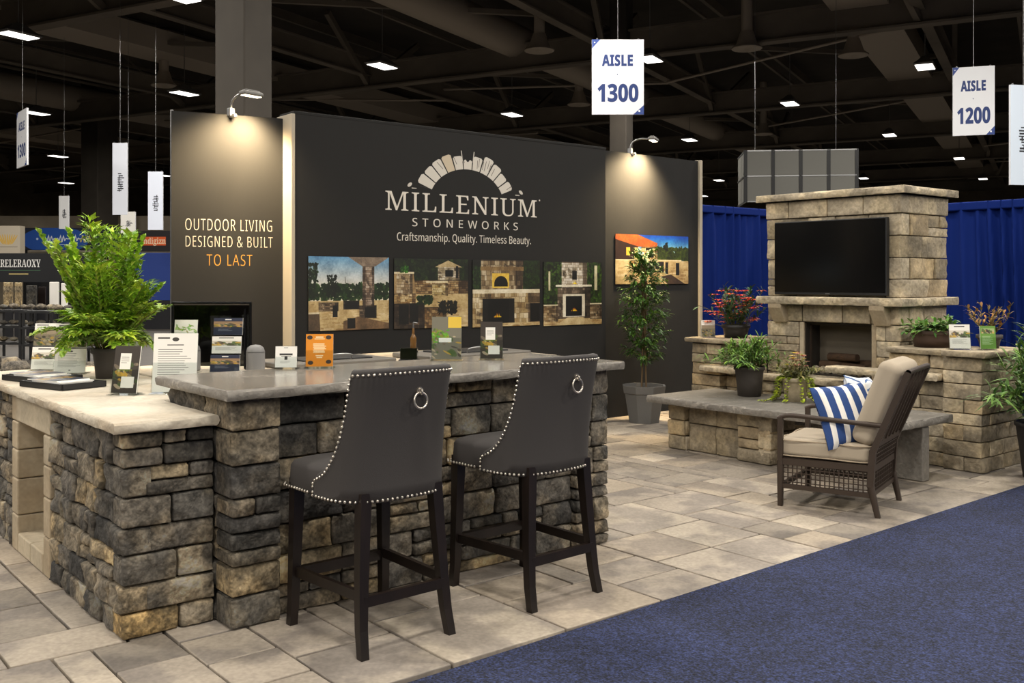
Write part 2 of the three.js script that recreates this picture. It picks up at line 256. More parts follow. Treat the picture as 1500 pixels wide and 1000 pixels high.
{
  const x0 = 3.735, x1 = 7.3, S = 2048 / (x1 - x0), Hc = Math.round(WALL_H * S);
  const print = canvasTex(2048, Hc, (g, w, h) => {
    clothBase(g, w, h);
    const X = (x) => (x - x0) * S, Y = (y) => h - y * S;
    g.fillStyle = 'rgb(196,190,180)';
    // arch of nine voussoirs
    const cx = X(5.5), cy = Y(2.19), r = rng(12);
    const stone = (a0, a1, ri, ro, fill) => { g.beginPath(); for (let k = 0; k <= 6; k++) { const a = lerp(a0, a1, k / 6); g.lineTo(cx + Math.cos(a) * ri * S * 1.32, cy - Math.sin(a) * ri * S); } for (let k = 6; k >= 0; k--) { const a = lerp(a0, a1, k / 6), q = ro + (k === 0 || k === 6 ? -0.012 : 0); g.lineTo(cx + Math.cos(a) * q * S * 1.24, cy - Math.sin(a) * q * S); } g.closePath(); g.fillStyle = fill; g.fill(); };
    const n = 11, A0 = 0.36, A1 = Math.PI - 0.36;
    for (let i = 0; i < n; i++) { if (i === 5) continue; const a = lerp(A0, A1, i / n) + 0.012, b = lerp(A0, A1, (i + 1) / n) - 0.012; stone(a, b, 0.33, 0.455 + r() * 0.045, i === 7 ? 'rgb(186,172,150)' : 'rgb(194,188,178)'); }
    { const a = lerp(A0, A1, 5 / n) + 0.01, b = lerp(A0, A1, 6 / n) - 0.01; stone(a, b, 0.33, 0.42, 'rgb(194,188,178)'); g.strokeStyle = 'rgb(188,182,172)'; g.lineWidth = 6; g.beginPath(); for (const s of [-1, 1]) { g.moveTo(cx + s * 0.062 * S, cy - 0.4 * S); g.lineTo(cx + s * 0.075 * S, cy - 0.5 * S); } g.stroke(); }
    g.fillStyle = 'rgb(25,24,23)'; g.beginPath(); g.moveTo(cx - 0.05 * S, cy - 0.5 * S); g.quadraticCurveTo(cx, cy - 0.3 * S, cx + 0.05 * S, cy - 0.5 * S); g.fill();
    g.strokeStyle = 'rgba(60,56,52,0.85)'; g.lineWidth = 3; for (let i = 0; i < 14; i++) { const a = lerp(A0, A1, r()), q = 0.35 + r() * 0.05; g.beginPath(); g.moveTo(cx + Math.cos(a) * q * S * 1.3, cy - Math.sin(a) * q * S); g.lineTo(cx + Math.cos(a + 0.03) * (q + 0.08) * S * 1.28, cy - Math.sin(a + 0.03) * (q + 0.08) * S); g.stroke(); }
    g.fillStyle = 'rgb(188,182,172)'; for (const s of [-1, 1]) { g.beginPath(); g.ellipse(cx + s * 0.645 * S, cy - 0.15 * S, 16, 9, s * 0.6, 0, 7); g.fill(); g.fillRect(cx + s * 0.6 * S - 14, cy - 0.125 * S, 30, 5); }
    g.fillStyle = 'rgb(204,197,186)';
    fitText(g, 'MILLENIUM', X(4.59), X(6.36), Y(2.105), 0.17 * S, '%px serif', 0.05);
    g.font = '30px serif'; g.beginPath(); g.arc(X(6.385), Y(2.275), 5, 0, 7); g.fill();
    fitText(g, 'STONEWORKS', X(4.876), X(6.113), Y(1.97), 0.074 * S, '%px sans-serif', 0.36);
    fitText(g, 'Craftsmanship. Quality. Timeless Beauty.', X(4.715), X(6.28), Y(1.838), 0.072 * S, '%px sans-serif');
  });
  const wall = thing('wall_booth_main', null, null, [0, 0, 0], 0, null, 'structure');
  part('wall_core', bx(x1 - x0, WALL_H, 0.26, (x0 + x1) / 2, WALL_H / 2, -7.535), M.wallCloth, wall);
  const face = new THREE.PlaneGeometry(x1 - x0, WALL_H, 40, 20); const p = face.attributes.position;
  for (let i = 0; i < p.count; i++) p.setZ(i, 0.002 * N3.noise(p.getX(i) * 1.4, p.getY(i) * 1.1, 3) + 0.0015 * N3.noise(p.getX(i) * 4, p.getY(i) * 0.7, 9)); face.computeVertexNormals();
  part('printed_fabric', face.translate((x0 + x1) / 2, WALL_H / 2, -7.398), mat({ map: print, roughness: 0.95 }), wall);
  part('end_trim', rb(0.035, WALL_H, 0.27, x0 - 0.018, WALL_H / 2, -7.53, 0.006), M.trim, wall);
  part('top_rail', rb(x1 - x0 + 0.02, 0.03, 0.27, (x0 + x1) / 2, WALL_H + 0.01, -7.53, 0.008), M.wallCloth, wall);
  // right wing panel
  const rp = thing('wall_booth_right', null, null, [0, 0, 0], 0, null, 'structure');
  part('wall_core', bx(1.7, WALL_H + 0.02, 0.08, 8.13, WALL_H / 2 + 0.01, -7.6), M.wallCloth, rp);
  part('edge_trim', rb(0.05, WALL_H + 0.03, 0.12, 9.0, WALL_H / 2 + 0.015, -7.59, 0.008), M.trim, rp);
  // left wing panel, turned a little
  const a = V(2.84, 0, -7.75), b = V(3.70, 0, -7.55), L = a.distanceTo(b), turn = -Math.atan2(b.z - a.z, b.x - a.x);
  const lp = thing('wall_booth_left', null, null, [a.x, 0, a.z], turn, null, 'structure');
  part('wall_core', bx(L + 0.1, 2.83, 0.06, L / 2 + 0.05, 1.415, -0.035), M.wallCloth, lp);
  const lt = canvasTex(1024, 2048, (g, w, h) => {
    clothBase(g, w, h); const X = (x) => x / (L + 0.1) * w, Y = (y) => h - y / 2.83 * h, cap = (m) => m / 2.83 * h; g.fillStyle = 'rgb(200,190,172)';
    fitText(g, 'OUTDOOR LIVING', X(0.1), X(0.8), Y(1.888), cap(0.095), '%px sans-serif', 0.05, 2.6);
    fitText(g, 'DESIGNED & BUILT', X(0.1), X(0.8), Y(1.755), cap(0.09), '%px sans-serif', 0.05, 2.6);
    g.fillStyle = 'rgb(190,134,48)'; fitText(g, 'TO LAST', X(0.268), X(0.634), Y(1.605), cap(0.092), '%px sans-serif', 0.06, 2.6);
  });
  part('printed_fabric', new THREE.PlaneGeometry(L + 0.1, 2.83).translate(L / 2 + 0.05, 1.415, 0), mat({ map: lt, roughness: 0.95 }), lp);
  part('edge_pole', rod(V(0.005, 0, -0.02), V(0.005, 2.84, -0.02), 0.012), M.steel, lp);
}

// ---------------------------------------------------------------- clip lamps on the wing panels
function clipLamp(x, y, z, turn, label) {
  const o = thing('clip_lamp', label, 'lamp', [x, y, z], turn);
  part('clamp', [rb(0.05, 0.07, 0.05, 0, 0.0, 0), rb(0.03, 0.03, 0.09, 0, -0.03, 0.02)], M.steel, o);
  part('arm', tube([V(0, 0.02, 0), V(0, 0.09, 0.02), V(0, 0.13, 0.1), V(0, 0.125, 0.22)], 0.009, 8, 16), M.steel, o);
  const h = part('head', [rb(0.19, 0.035, 0.08, 0, 0.12, 0.26, 0.014), rb(0.14, 0.016, 0.05, 0, 0.142, 0.26, 0.006)], M.lampBody, o);
  part('lens', bx(0.16, 0.005, 0.055, 0, 0.101, 0.26), M.spotGlow, h);
  const l = new THREE.SpotLight(SPOT_COLOUR, SPOT_LEVEL, 0, 1.05, 0.8, 2); l.position.set(0, 0.094, 0.26); l.shadow.radius = 4; l.castShadow = true;
  l.target.position.set(0, -0.7, -0.05); o.add(l, l.target); l.name = 'lamp_light'; l.target.name = 'lamp_aim';
}
M.spotGlow = mat({ color: rgb(255, 240, 210), emissive: new THREE.Color(1, 0.85, 0.6), emissiveIntensity: 6 });
clipLamp(3.287, 2.85, -7.64, 0.23, 'silver arm lamp clipped above the panel reading outdoor living');
clipLamp(7.86, 2.9, -7.58, 0.5, 'silver arm lamp clipped above the panel behind the potted tree');

// ---------------------------------------------------------------- photo posters on the booth walls
const PR = rng(77);
const rc = (r, g, b, v, a = 1) => { const k = (PR() - 0.5) * v; return `rgba(${Math.round(r + k)},${Math.round(g + k)},${Math.round(b + k)},${a})`; };
function sky(g, w, h, c0, c1, y1) { const s = g.createLinearGradient(0, 0, 0, y1); s.addColorStop(0, c0); s.addColorStop(1, c1); g.fillStyle = s; g.fillRect(0, 0, w, h); }
function leaves(g, x0, y0, x1, y1, n, base, size = 14) { for (let i = 0; i < n; i++) { const x = lerp(x0, x1, PR()), y = lerp(y0, y1, PR()), k = (PR() - 0.5) * 50; g.fillStyle = `rgba(${base[0] + k | 0},${base[1] + k | 0},${base[2] + k * 0.6 | 0},0.8)`; g.beginPath(); g.ellipse(x, y, size * (0.3 + PR()), size * (0.2 + PR() * 0.6), PR() * 3, 0, 7); g.fill(); } }
function masonry(g, x, y, w, h, c, row = 16) { g.fillStyle = rc(c[0] * 0.6, c[1] * 0.6, c[2] * 0.6, 4); g.fillRect(x, y, w, h); for (let yy = y; yy < y + h; yy += row) { let xx = x - PR() * 20; while (xx < x + w) { const ww = 14 + PR() * 34; const a = Math.max(xx, x), b = Math.min(xx + ww - 2, x + w); if (b > a) { g.fillStyle = rc(c[0] * 0.9, c[1] * 0.92, c[2] * 0.98, 60); g.fillRect(a, yy, b - a, Math.min(row - 2, y + h - yy)); } xx += ww; } } g.fillStyle = 'rgba(40,32,26,.38)'; g.fillRect(x + w * 0.82, y, w * 0.18, h); g.fillRect(x, y, w, Math.min(8, h * 0.1)); for (let i = 0; i < 5; i++) { g.fillStyle = rc(60, 54, 46, 30, 0.35); const px = x + PR() * w * 0.8, py = y + PR() * h * 0.8; poly(g, [[px, py], [px + w * 0.2 * PR(), py + 4], [px + w * 0.16, py + h * 0.2], [px - 4, py + h * 0.16]], g.fillStyle); } }
function poly(g, pts, fill) { g.beginPath(); pts.forEach(([x, y], i) => (i ? g.lineTo(x, y) : g.moveTo(x, y))); g.closePath(); g.fillStyle = fill; g.fill(); }
function flames(g, x, y, s) { for (let i = 0; i < 26; i++) { const dx = (PR() - 0.5) * s * 1.6, hh = s * (0.3 + PR() * 0.8) * (1 - Math.abs(dx) / s); g.fillStyle = `rgba(255,${150 + PR() * 90 | 0},${40 + PR() * 60 | 0},0.6)`; g.beginPath(); g.moveTo(x + dx - s * 0.12, y); g.quadraticCurveTo(x + dx, y - hh * 0.6, x + dx + (PR() - 0.5) * 8, y - hh); g.quadraticCurveTo(x + dx + s * 0.1, y - hh * 0.3, x + dx + s * 0.12, y); g.fill(); } }
function patio(g, w, h, y0) { g.fillStyle = 'rgb(196,176,144)'; g.fillRect(0, y0, w, h - y0); for (let i = 0; i < 120; i++) { const y = y0 + PR() * (h - y0), s = (y - y0) / (h - y0); g.fillStyle = rc(186, 166, 136, 70, 0.6); g.fillRect(PR() * w, y, 20 + 60 * s, 3 + 10 * s); } }
const posterArt = [
  (g, w, h) => {
    sky(g, w, h, 'rgb(128,160,190)', 'rgb(236,222,200)', h * 0.5); leaves(g, 0, h * 0.38, w, h * 0.58, 500, [58, 84, 48], 20); leaves(g, 0, h * 0.1, w * 0.11, h * 0.55, 160, [46, 66, 40], 14); leaves(g, w * 0.23, h * 0.26, w * 0.33, h * 0.55, 120, [44, 58, 40], 12);
    patio(g, w, h, h * 0.6); masonry(g, w * 0.66, h * 0.12, w * 0.15, h * 0.58, [178, 160, 138]); g.fillStyle = 'rgba(70,58,46,.45)'; g.fillRect(w * 0.66, h * 0.12, w * 0.04, h * 0.58); poly(g, [[w * 0.48, 0], [w, 0], [w * 0.96, h * 0.03], [w * 0.82, h * 0.13], [w * 0.66, h * 0.13]], 'rgb(150,140,130)');
    masonry(g, w * 0.12, h * 0.62, w * 0.24, h * 0.12, [160, 142, 116], 12); masonry(g, w * 0.42, h * 0.6, w * 0.2, h * 0.12, [92, 82, 72], 12); g.fillStyle = 'rgb(40,36,32)'; g.fillRect(w * 0.44, h * 0.61, w * 0.16, h * 0.1); g.fillRect(w * 0.29, h * 0.66, w * 0.06, h * 0.16); masonry(g, w * 0.62, h * 0.67, w * 0.22, h * 0.18, [150, 134, 112], 14); g.fillStyle = 'rgb(52,48,44)'; g.fillRect(w * 0.69, h * 0.69, w * 0.14, h * 0.15);
    poly(g, [[0, h * 0.76], [w * 0.13, h * 0.76], [w * 0.14, h], [0, h]], 'rgb(118,106,92)'); poly(g, [[w * 0.42, h * 0.88], [w * 0.6, h * 0.82], [w, h * 0.92], [w, h], [w * 0.42, h]], 'rgb(140,124,104)'); g.fillStyle = 'rgb(52,46,42)'; g.fillRect(w * 0.47, h * 0.84, w * 0.1, h * 0.14); g.fillStyle = 'rgb(210,196,172)'; g.fillRect(0, h * 0.75, w * 0.13, 12); g.strokeStyle = 'rgb(90,80,72)'; g.lineWidth = 4; g.beginPath(); g.moveTo(w * 0.44, h * 0.27); g.lineTo(w * 0.45, h * 0.36); g.lineTo(w * 0.52, h * 0.38); g.stroke();
  },
  (g, w, h) => {
    g.fillStyle = 'rgb(40,48,30)'; g.fillRect(0, 0, w, h); leaves(g, 0, 0, w, h * 0.45, 700, [62, 78, 42], 18); patio(g, w, h, h * 0.48);
    masonry(g, w * 0.58, h * 0.08, w * 0.3, h * 0.24, [206, 190, 160]); poly(g, [[w * 0.54, h * 0.12], [w * 0.72, h * 0.02], [w * 0.92, h * 0.12]], 'rgb(190,174,146)'); g.fillStyle = 'rgb(36,30,26)'; g.fillRect(w * 0.68, h * 0.16, w * 0.11, h * 0.1); g.fillRect(w * 0.83, h * 0.1, w * 0.03, h * 0.18);
    masonry(g, w * 0.25, h * 0.31, w * 0.75, h * 0.2, [176, 152, 116]); g.fillStyle = 'rgb(214,198,168)'; g.fillRect(w * 0.42, h * 0.32, w * 0.3, 14); masonry(g, w * 0.5, h * 0.36, w * 0.22, h * 0.18, [206, 184, 140]);
    poly(g, [[0, h * 0.2], [w * 0.25, h * 0.2], [w * 0.3, h * 0.6], [0, h * 0.6]], 'rgb(168,150,124)'); masonry(g, w * 0.03, h * 0.21, w * 0.21, h * 0.3, [198, 178, 146], 20); g.fillStyle = 'rgb(222,206,178)'; g.fillRect(0, h * 0.19, w * 0.26, 14); masonry(g, 0, h * 0.5, w * 0.28, h * 0.14, [206, 180, 138], 20);
    masonry(g, 0, h * 0.64, w * 0.4, h * 0.36, [120, 104, 84], 26); g.fillStyle = 'rgba(38,32,28,.85)'; g.fillRect(w * 0.06, h * 0.66, w * 0.13, h * 0.28); g.fillRect(w * 0.2, h * 0.64, w * 0.12, h * 0.28); leaves(g, w * 0.3, h * 0.54, w * 0.5, h * 0.65, 120, [58, 84, 36], 14);
    masonry(g, w * 0.4, h * 0.7, w * 0.3, h * 0.3, [168, 144, 108], 22); leaves(g, w * 0.58, h * 0.62, w * 0.84, h * 0.8, 180, [48, 46, 34], 14); leaves(g, w * 0.08, h * 0.11, w * 0.18, h * 0.2, 60, [90, 130, 60], 10);
  },
  (g, w, h) => {
    g.fillStyle = 'rgb(42,48,30)'; g.fillRect(0, 0, w, h); leaves(g, w * 0.7, 0, w, h * 0.45, 420, [64, 84, 44], 16); leaves(g, 0, h * 0.1, w * 0.15, h * 0.45, 160, [70, 92, 48], 14);
    masonry(g, w * 0.12, 0, w * 0.62, h * 0.44, [178, 160, 130], 38); g.fillStyle = 'rgb(150,134,108)'; g.fillRect(w * 0.11, h * 0.1, w * 0.64, h * 0.06); poly(g, [[w * 0.28, h * 0.2], [w * 0.53, h * 0.2], [w * 0.53, h * 0.42], [w * 0.28, h * 0.42]], 'rgb(226,186,112)'); g.beginPath(); g.ellipse(w * 0.41, h * 0.36, w * 0.1, h * 0.12, 0, Math.PI, 0); g.fillStyle = 'rgb(34,28,24)'; g.fill(); g.fillRect(w * 0.31, h * 0.34, w * 0.2, h * 0.06);
    masonry(g, 0, h * 0.48, w, h * 0.52, [206, 184, 146], 40); g.fillStyle = 'rgb(226,212,186)'; g.fillRect(0, h * 0.44, w, h * 0.06); g.fillStyle = 'rgb(30,27,25)'; g.fillRect(w * 0.14, h * 0.58, w * 0.47, h * 0.38); g.fillStyle = 'rgb(58,54,50)'; g.fillRect(w * 0.14, h * 0.58, w * 0.08, h * 0.38); g.fillRect(w * 0.53, h * 0.58, w * 0.08, h * 0.38); flames(g, w * 0.36, h * 0.86, 42); g.fillStyle = 'rgb(34,28,25)'; g.fillRect(w * 0.85, h * 0.66, w * 0.15, h * 0.28); patio(g, w, h, h * 0.95);
  },
  (g, w, h) => {
    g.fillStyle = 'rgb(54,64,36)'; g.fillRect(0, 0, w, h); leaves(g, 0, 0, w, h * 0.7, 900, [92, 112, 58], 16); g.fillStyle = 'rgb(206,196,168)'; g.fillRect(w * 0.87, h * 0.05, w * 0.05, h * 0.4); g.fillRect(w * 0.08, h * 0.15, w * 0.03, h * 0.3);
    patio(g, w, h, h * 0.84); masonry(g, w * 0.3, 0, w * 0.44, h * 0.4, [222, 206, 178], 22); g.fillStyle = 'rgb(44,40,38)'; g.fillRect(w * 0.48, h * 0.14, w * 0.08, h * 0.14); flames(g, w * 0.52, h * 0.35, 34);
    masonry(g, w * 0.23, h * 0.4, w * 0.57, h * 0.5, [150, 136, 116], 26); g.fillStyle = 'rgb(226,214,192)'; g.fillRect(w * 0.2, h * 0.36, w * 0.62, h * 0.03); g.fillRect(w * 0.32, h * 0.51, w * 0.38, h * 0.36); g.fillStyle = 'rgb(26,23,22)'; g.fillRect(w * 0.37, h * 0.54, w * 0.28, h * 0.32); flames(g, w * 0.51, h * 0.78, 40);
    masonry(g, 0, h * 0.68, w * 0.24, h * 0.26, [176, 156, 124], 20); masonry(g, w * 0.79, h * 0.68, w * 0.21, h * 0.24, [166, 148, 120], 20); g.fillStyle = 'rgb(220,206,180)'; g.fillRect(0, h * 0.67, w * 0.24, 10); g.fillRect(w * 0.79, h * 0.66, w * 0.21, 10); poly(g, [[w * 0.2, h], [w * 0.4, h * 0.88], [w * 0.66, h * 0.88], [w * 0.9, h]], 'rgb(196,178,148)');
  },
  (g, w, h) => {
    sky(g, w, h, 'rgb(50,112,184)', 'rgb(166,190,206)', h * 0.35); leaves(g, w * 0.5, h * 0.26, w, h * 0.5, 420, [92, 102, 46], 16); leaves(g, w * 0.65, h * 0.16, w * 0.7, h * 0.3, 40, [50, 62, 44], 10); poly(g, [[0, h * 0.05], [w * 0.3, h * 0.05], [w * 0.3, h * 0.55], [0, h * 0.55]], 'rgb(96,72,52)'); poly(g, [[0, 0], [w * 0.3, 0], [w * 0.56, h * 0.16], [w * 0.56, h * 0.24], [w * 0.3, h * 0.24], [0, h * 0.1]], 'rgb(186,128,84)');
    masonry(g, w * 0.34, h * 0.24, w * 0.22, h * 0.28, [232, 206, 156], 30); g.fillStyle = 'rgb(60,44,34)'; g.fillRect(w * 0.39, h * 0.36, w * 0.12, h * 0.1); g.fillRect(w * 0.4, h * 0.26, w * 0.1, h * 0.05); g.fillStyle = 'rgb(244,196,110)'; g.fillRect(w * 0.14, h * 0.26, w * 0.05, h * 0.16); g.fillStyle = 'rgb(220,196,150)'; g.fillRect(w * 0.25, h * 0.26, w * 0.04, h * 0.24);
    patio(g, w, h, h * 0.52); g.fillStyle = 'rgb(228,206,172)'; g.fillRect(0, h * 0.5, w * 0.9, h * 0.025); masonry(g, w * 0.18, h * 0.52, w * 0.15, h * 0.16, [222, 194, 144]); g.fillStyle = 'rgb(78,70,66)'; g.fillRect(w * 0.35, h * 0.54, w * 0.3, h * 0.22); g.fillStyle = 'rgb(60,56,56)'; g.fillRect(w * 0.82, h * 0.56, w * 0.05, h * 0.26); g.fillRect(w * 0.67, h * 0.55, w * 0.04, h * 0.24); g.strokeStyle = 'rgb(206,190,160)'; g.lineWidth = 9; g.beginPath(); g.arc(w * 0.56, h * 0.63, 26, 0, 5); g.stroke(); poly(g, [[w * 0.6, h * 0.85], [w * 0.75, h * 0.8], [w * 0.95, h], [w * 0.7, h]], 'rgb(104,90,76)');
  },
];
function photoGrain(g, w, h, seed) {                                         // print grain and texture of the printed photograph
  const im = g.getImageData(0, 0, w, h), d = im.data;
  for (let y = 0; y < h; y++) for (let x = 0; x < w; x++) { const i = (y * w + x) * 4, t = 0.72 + 0.34 * fbm(x / w + seed, y / w, 9, 5) + 0.12 * (fbm(x / w, y / w + seed, 70, 2) - 0.5); for (let k = 0; k < 3; k++) { let v = d[i + k] / 255 * t; v = v < 0.5 ? 2 * v * v : 1 - 2 * (1 - v) * (1 - v); d[i + k] = 255 * Math.pow(v, 1.12) * 0.86; } }
  g.putImageData(im, 0, 0);
}
const posterSpec = [
  [3.85, 4.63, 1.063, 1.686, -7.392, 'square photo print of a stone patio under a pale sky'], [4.685, 5.495, 1.055, 1.68, -7.392, 'square photo print of a sunlit terrace with stone chimney piers'],
  [5.55, 6.38, 1.043, 1.678, -7.392, 'square photo print of a wide stone fireplace with a niche above'], [6.432, 7.235, 1.03, 1.668, -7.392, 'square photo print of a tall stone fireplace among greenery'],
  [7.6, 8.79, 1.44, 1.985, -7.552, 'wide photo print of a tile roofed villa terrace, behind the potted tree'],
];
posterSpec.forEach(([x0, x1, y0, y1, z, label], i) => {
  const w = 640, h = Math.round(640 * (y1 - y0) / (x1 - x0)), o = thing('photo_poster', label, 'poster', [(x0 + x1) / 2, (y0 + y1) / 2, z]);
  part('print', new THREE.PlaneGeometry(x1 - x0, y1 - y0).translate(0, 0, 0.0035), mat({ map: canvasTex(w, h, (g) => { posterArt[i](g, w, h); photoGrain(g, w, h, i * 0.17); }), roughness: 0.5 }), o);
  part('backing', bx(x1 - x0, y1 - y0, 0.006, 0, 0, 0), M.black, o);
});

// ---------------------------------------------------------------- split-face stonework
function stoneGeo(w, h, d, r, rough = 0.015, ch = 0.008) {                  // one block: rough rounded front at z = 0, sides running back to -d
  const nx = Math.max(2, Math.min(8, Math.round(w / 0.036))), ny = Math.max(2, Math.min(5, Math.round(h / 0.034)));
  ch = Math.min(ch, w / 4, h / 4);
  const line = (s, n) => { const a = [-s / 2]; for (let i = 0; i <= n; i++) a.push(-s / 2 + ch + (s - 2 * ch) * i / n); a.push(s / 2); return a; };
  const xs = line(w, nx), ys = line(h, ny), C = xs.length, Rr = ys.length, sx = r() * 50, sy = r() * 50, ou = r() * 4, ov = r() * 4, tx = (r() - 0.5) * 0.1, ty = (r() - 0.5) * 0.1, pos = [], uv = [], idx = [];
  for (let j = 0; j < Rr; j++) for (let i = 0; i < C; i++) {
    const ex = i === 0 || i === C - 1, ey = j === 0 || j === Rr - 1; let x = xs[i], y = ys[j];
    const n = 0.9 * N3.noise(sx + x * 9, sy + y * 12, 1.3) + 0.75 * (0.5 - Math.abs(N3.noise(sx + x * 17, sy + y * 21, 4.7)) * 2) + 0.3 * N3.noise(sx + x * 45, sy + y * 45, 2.2); let z = rough * n * 1.2 + x * tx + y * ty;
    if (ex || ey) z = -ch * 1.15 + rough * 0.3 * n + x * tx * 0.5; if (ex && ey) { x *= 1 - 0.55 * ch / (w / 2); y *= 1 - 0.55 * ch / (h / 2); z -= ch * 0.4; }
    if (ex) y += 0; x += ex ? -Math.sign(x) * Math.abs(N3.noise(sx, y * 20, 2)) * 0.004 : 0; y += ey ? -Math.sign(y) * Math.abs(N3.noise(x * 20, sy, 2)) * 0.004 : 0;
    pos.push(x, y, z); uv.push(x + ou, y + ov);
  }
  const id = (i, j) => j * C + i;
  for (let j = 0; j < Rr - 1; j++) for (let i = 0; i < C - 1; i++) { const a = id(i, j), b = id(i + 1, j), c = id(i + 1, j + 1), e = id(i, j + 1); (i + j) % 2 ? idx.push(a, b, c, a, c, e) : idx.push(a, b, e, b, c, e); }
  const ring = []; for (let i = 0; i < C; i++) ring.push(id(i, 0)); for (let j = 1; j < Rr; j++) ring.push(id(C - 1, j)); for (let i = C - 2; i >= 0; i--) ring.push(id(i, Rr - 1)); for (let j = Rr - 2; j > 0; j--) ring.push(id(0, j));
  const base = pos.length / 3; ring.forEach((k) => { const x = pos[k * 3], y = pos[k * 3 + 1]; pos.push(x, y, -d); uv.push(x + ou + (Math.abs(x) > w / 2 - 0.006 ? d : 0), y + ov + (Math.abs(y) > h / 2 - 0.006 ? d : 0)); });
  for (let k = 0; k < ring.length; k++) { const n = (k + 1) % ring.length; idx.push(ring[n], ring[k], base + k, ring[n], base + k, base + n); }
  const g = new THREE.BufferGeometry(); g.setAttribute('position', new THREE.Float32BufferAttribute(pos, 3)); g.setAttribute('uv', new THREE.Float32BufferAttribute(uv, 2)); g.setIndex(idx); g.computeVertexNormals(); return g;
}
// rows: course heights from the ground up; x0..x1 the run of the face; holes: [x0, x1, y0, y1]; odd rows start/stop short where the other face turns the corner
function courses(W, rows, r, o = {}) {
  const out = []; let y = o.y0 || 0;
  rows.forEach((h, k) => {
    let x = (o.left && k % 2) ? o.left : 0; const end = (o.right && (k + (o.flip || 0)) % 2) ? W - o.right : W;
    const cuts = [[x, end]];
    for (const [a, b, c, d] of o.holes || []) if (y + h > c + 0.01 && y < d - 0.01) for (let i = cuts.length - 1; i >= 0; i--) { const [p, q] = cuts[i]; if (q > a && p < b) cuts.splice(i, 1, ...[[p, Math.min(q, a)], [Math.max(p, b), q]].filter(([s, t]) => t - s > 0.03)); }
    for (const [p, q] of cuts) {
      let s = p; while (q - s > 0.001) {
        let w = lerp(o.min || 0.16, o.max || 0.34, r()); if (q - s - w < (o.min || 0.16) * 0.8) w = q - s;
        if (w > 0.5) w = w / 2;
        if (h > 0.12 && r() < (o.split ?? 0.22)) { const f = 0.4 + r() * 0.2; out.push([s, y, w, h * f]); if (r() < 0.5 && w > 0.22) { const u = 0.35 + r() * 0.3; out.push([s, y + h * f, w * u, h * (1 - f)], [s + w * u, y + h * f, w * (1 - u), h * (1 - f)]); } else out.push([s, y + h * f, w, h * (1 - f)]); } else out.push([s, y, w, h]);
        s += w;
      }
    }
    y += h;
  });
  return out;
}
// lays the blocks of one face: origin = lower left corner seen from outside, turn = 0 faces +z, -PI/2 faces -x, PI/2 faces +x
function layFace(parent, origin, turn, rects, mats, r, o = {}) {
  const g = o.gap ?? 0.006, right = V(Math.cos(turn), 0, -Math.sin(turn)), out = V(Math.sin(turn), 0, Math.cos(turn));
  for (const [x, y, w, h, m] of rects) {
    const mesh = part(o.name || 'stone', stoneGeo(w - g, h - g, (o.depth || 0.12), r, o.rough, o.ch), m || pick(mats, r), parent);
    mesh.position.copy(origin).addScaledVector(right, x + w / 2).addScaledVector(out, (r() - 0.5) * (o.uneven ?? 0.012)); mesh.position.y += y + h / 2; mesh.rotation.y = turn;
  }
}
function slabGeo(x0, x1, y0, y1, z0, z1, r, rough = 0.008, outline) {       // a worktop slab: flat top, rock-faced edge
  const pts = [], step = 0.05, sx = r() * 30, poly_ = outline || [[x0, z1], [x1, z1], [x1, z0], [x0, z0]];
  poly_.forEach(([ax, az], i) => { const [bx_, bz] = poly_[(i + 1) % poly_.length], L = Math.hypot(bx_ - ax, bz - az), n = Math.max(2, Math.round(L / step)); for (let k = 0; k < n; k++) pts.push([lerp(ax, bx_, k / n), lerp(az, bz, k / n), -(bz - az) / L, (bx_ - ax) / L]); });
  const off = (p, k, a) => { const n = N3.noise(sx + p[0] * 9, k * 3.1, p[1] * 9) + 0.5 * N3.noise(sx + p[0] * 24, k * 5, p[1] * 24); return V(p[0] + p[2] * (a + n * rough), 0, p[1] + p[3] * (a + n * rough)); };
  const h = y1 - y0, rings = [[y0, -0.006], [y0 + h * 0.12, -0.001], [y0 + h * 0.45, 0.005], [y0 + h * 0.8, 0.001], [y1 - 0.003, -0.005], [y1, -0.01]].map(([y, a], k) => pts.map((p) => { const v = off(p, k === 5 ? 4 : k, a); v.y = y; return v; }));
  const edge = metreUV(loft(rings.slice(0, 6), false)); const em = mergeVertices(edge.deleteAttribute('normal') && edge, 1e-4); em.computeVertexNormals();
  const sh = new THREE.Shape(rings[5].map((v) => new THREE.Vector2(v.x, -v.z))); const top = metreUV(new THREE.ShapeGeometry(sh).rotateX(-Math.PI / 2).translate(0, y1, 0));
  const sb = new THREE.Shape(rings[0].map((v) => new THREE.Vector2(v.x, -v.z))); const bottom = metreUV(new THREE.ShapeGeometry(sb).rotateX(Math.PI / 2).translate(0, 0, 0)); const bp = bottom.attributes.position; for (let i = 0; i < bp.count; i++) { bp.setZ(i, -bp.getZ(i)); bp.setY(i, y0); } 
  return { top, edge: em, bottom };
}
function slab(name, label, cat, box, topMat, edgeMat, r, rough, outline) {
  const [x0, x1, y0, y1, z0, z1] = box, cx = (x0 + x1) / 2, cz = (z0 + z1) / 2, s = slabGeo(x0 - cx, x1 - cx, 0, y1 - y0, z0 - cz, z1 - cz, r, rough, outline && outline.map(([x, z]) => [x - cx, z - cz]));
  const o = thing(name, label, cat, [cx, y0, cz]); part('top_face', s.top, topMat, o); part('rough_edge', s.edge, edgeMat, o); part('underside', s.bottom, edgeMat, o); return o;
}
const SR = rng(2024);
const ROWS_ISLAND = [0.105, 0.115, 0.125, 0.115, 0.125, 0.125, 0.15];      // 0.86 in all
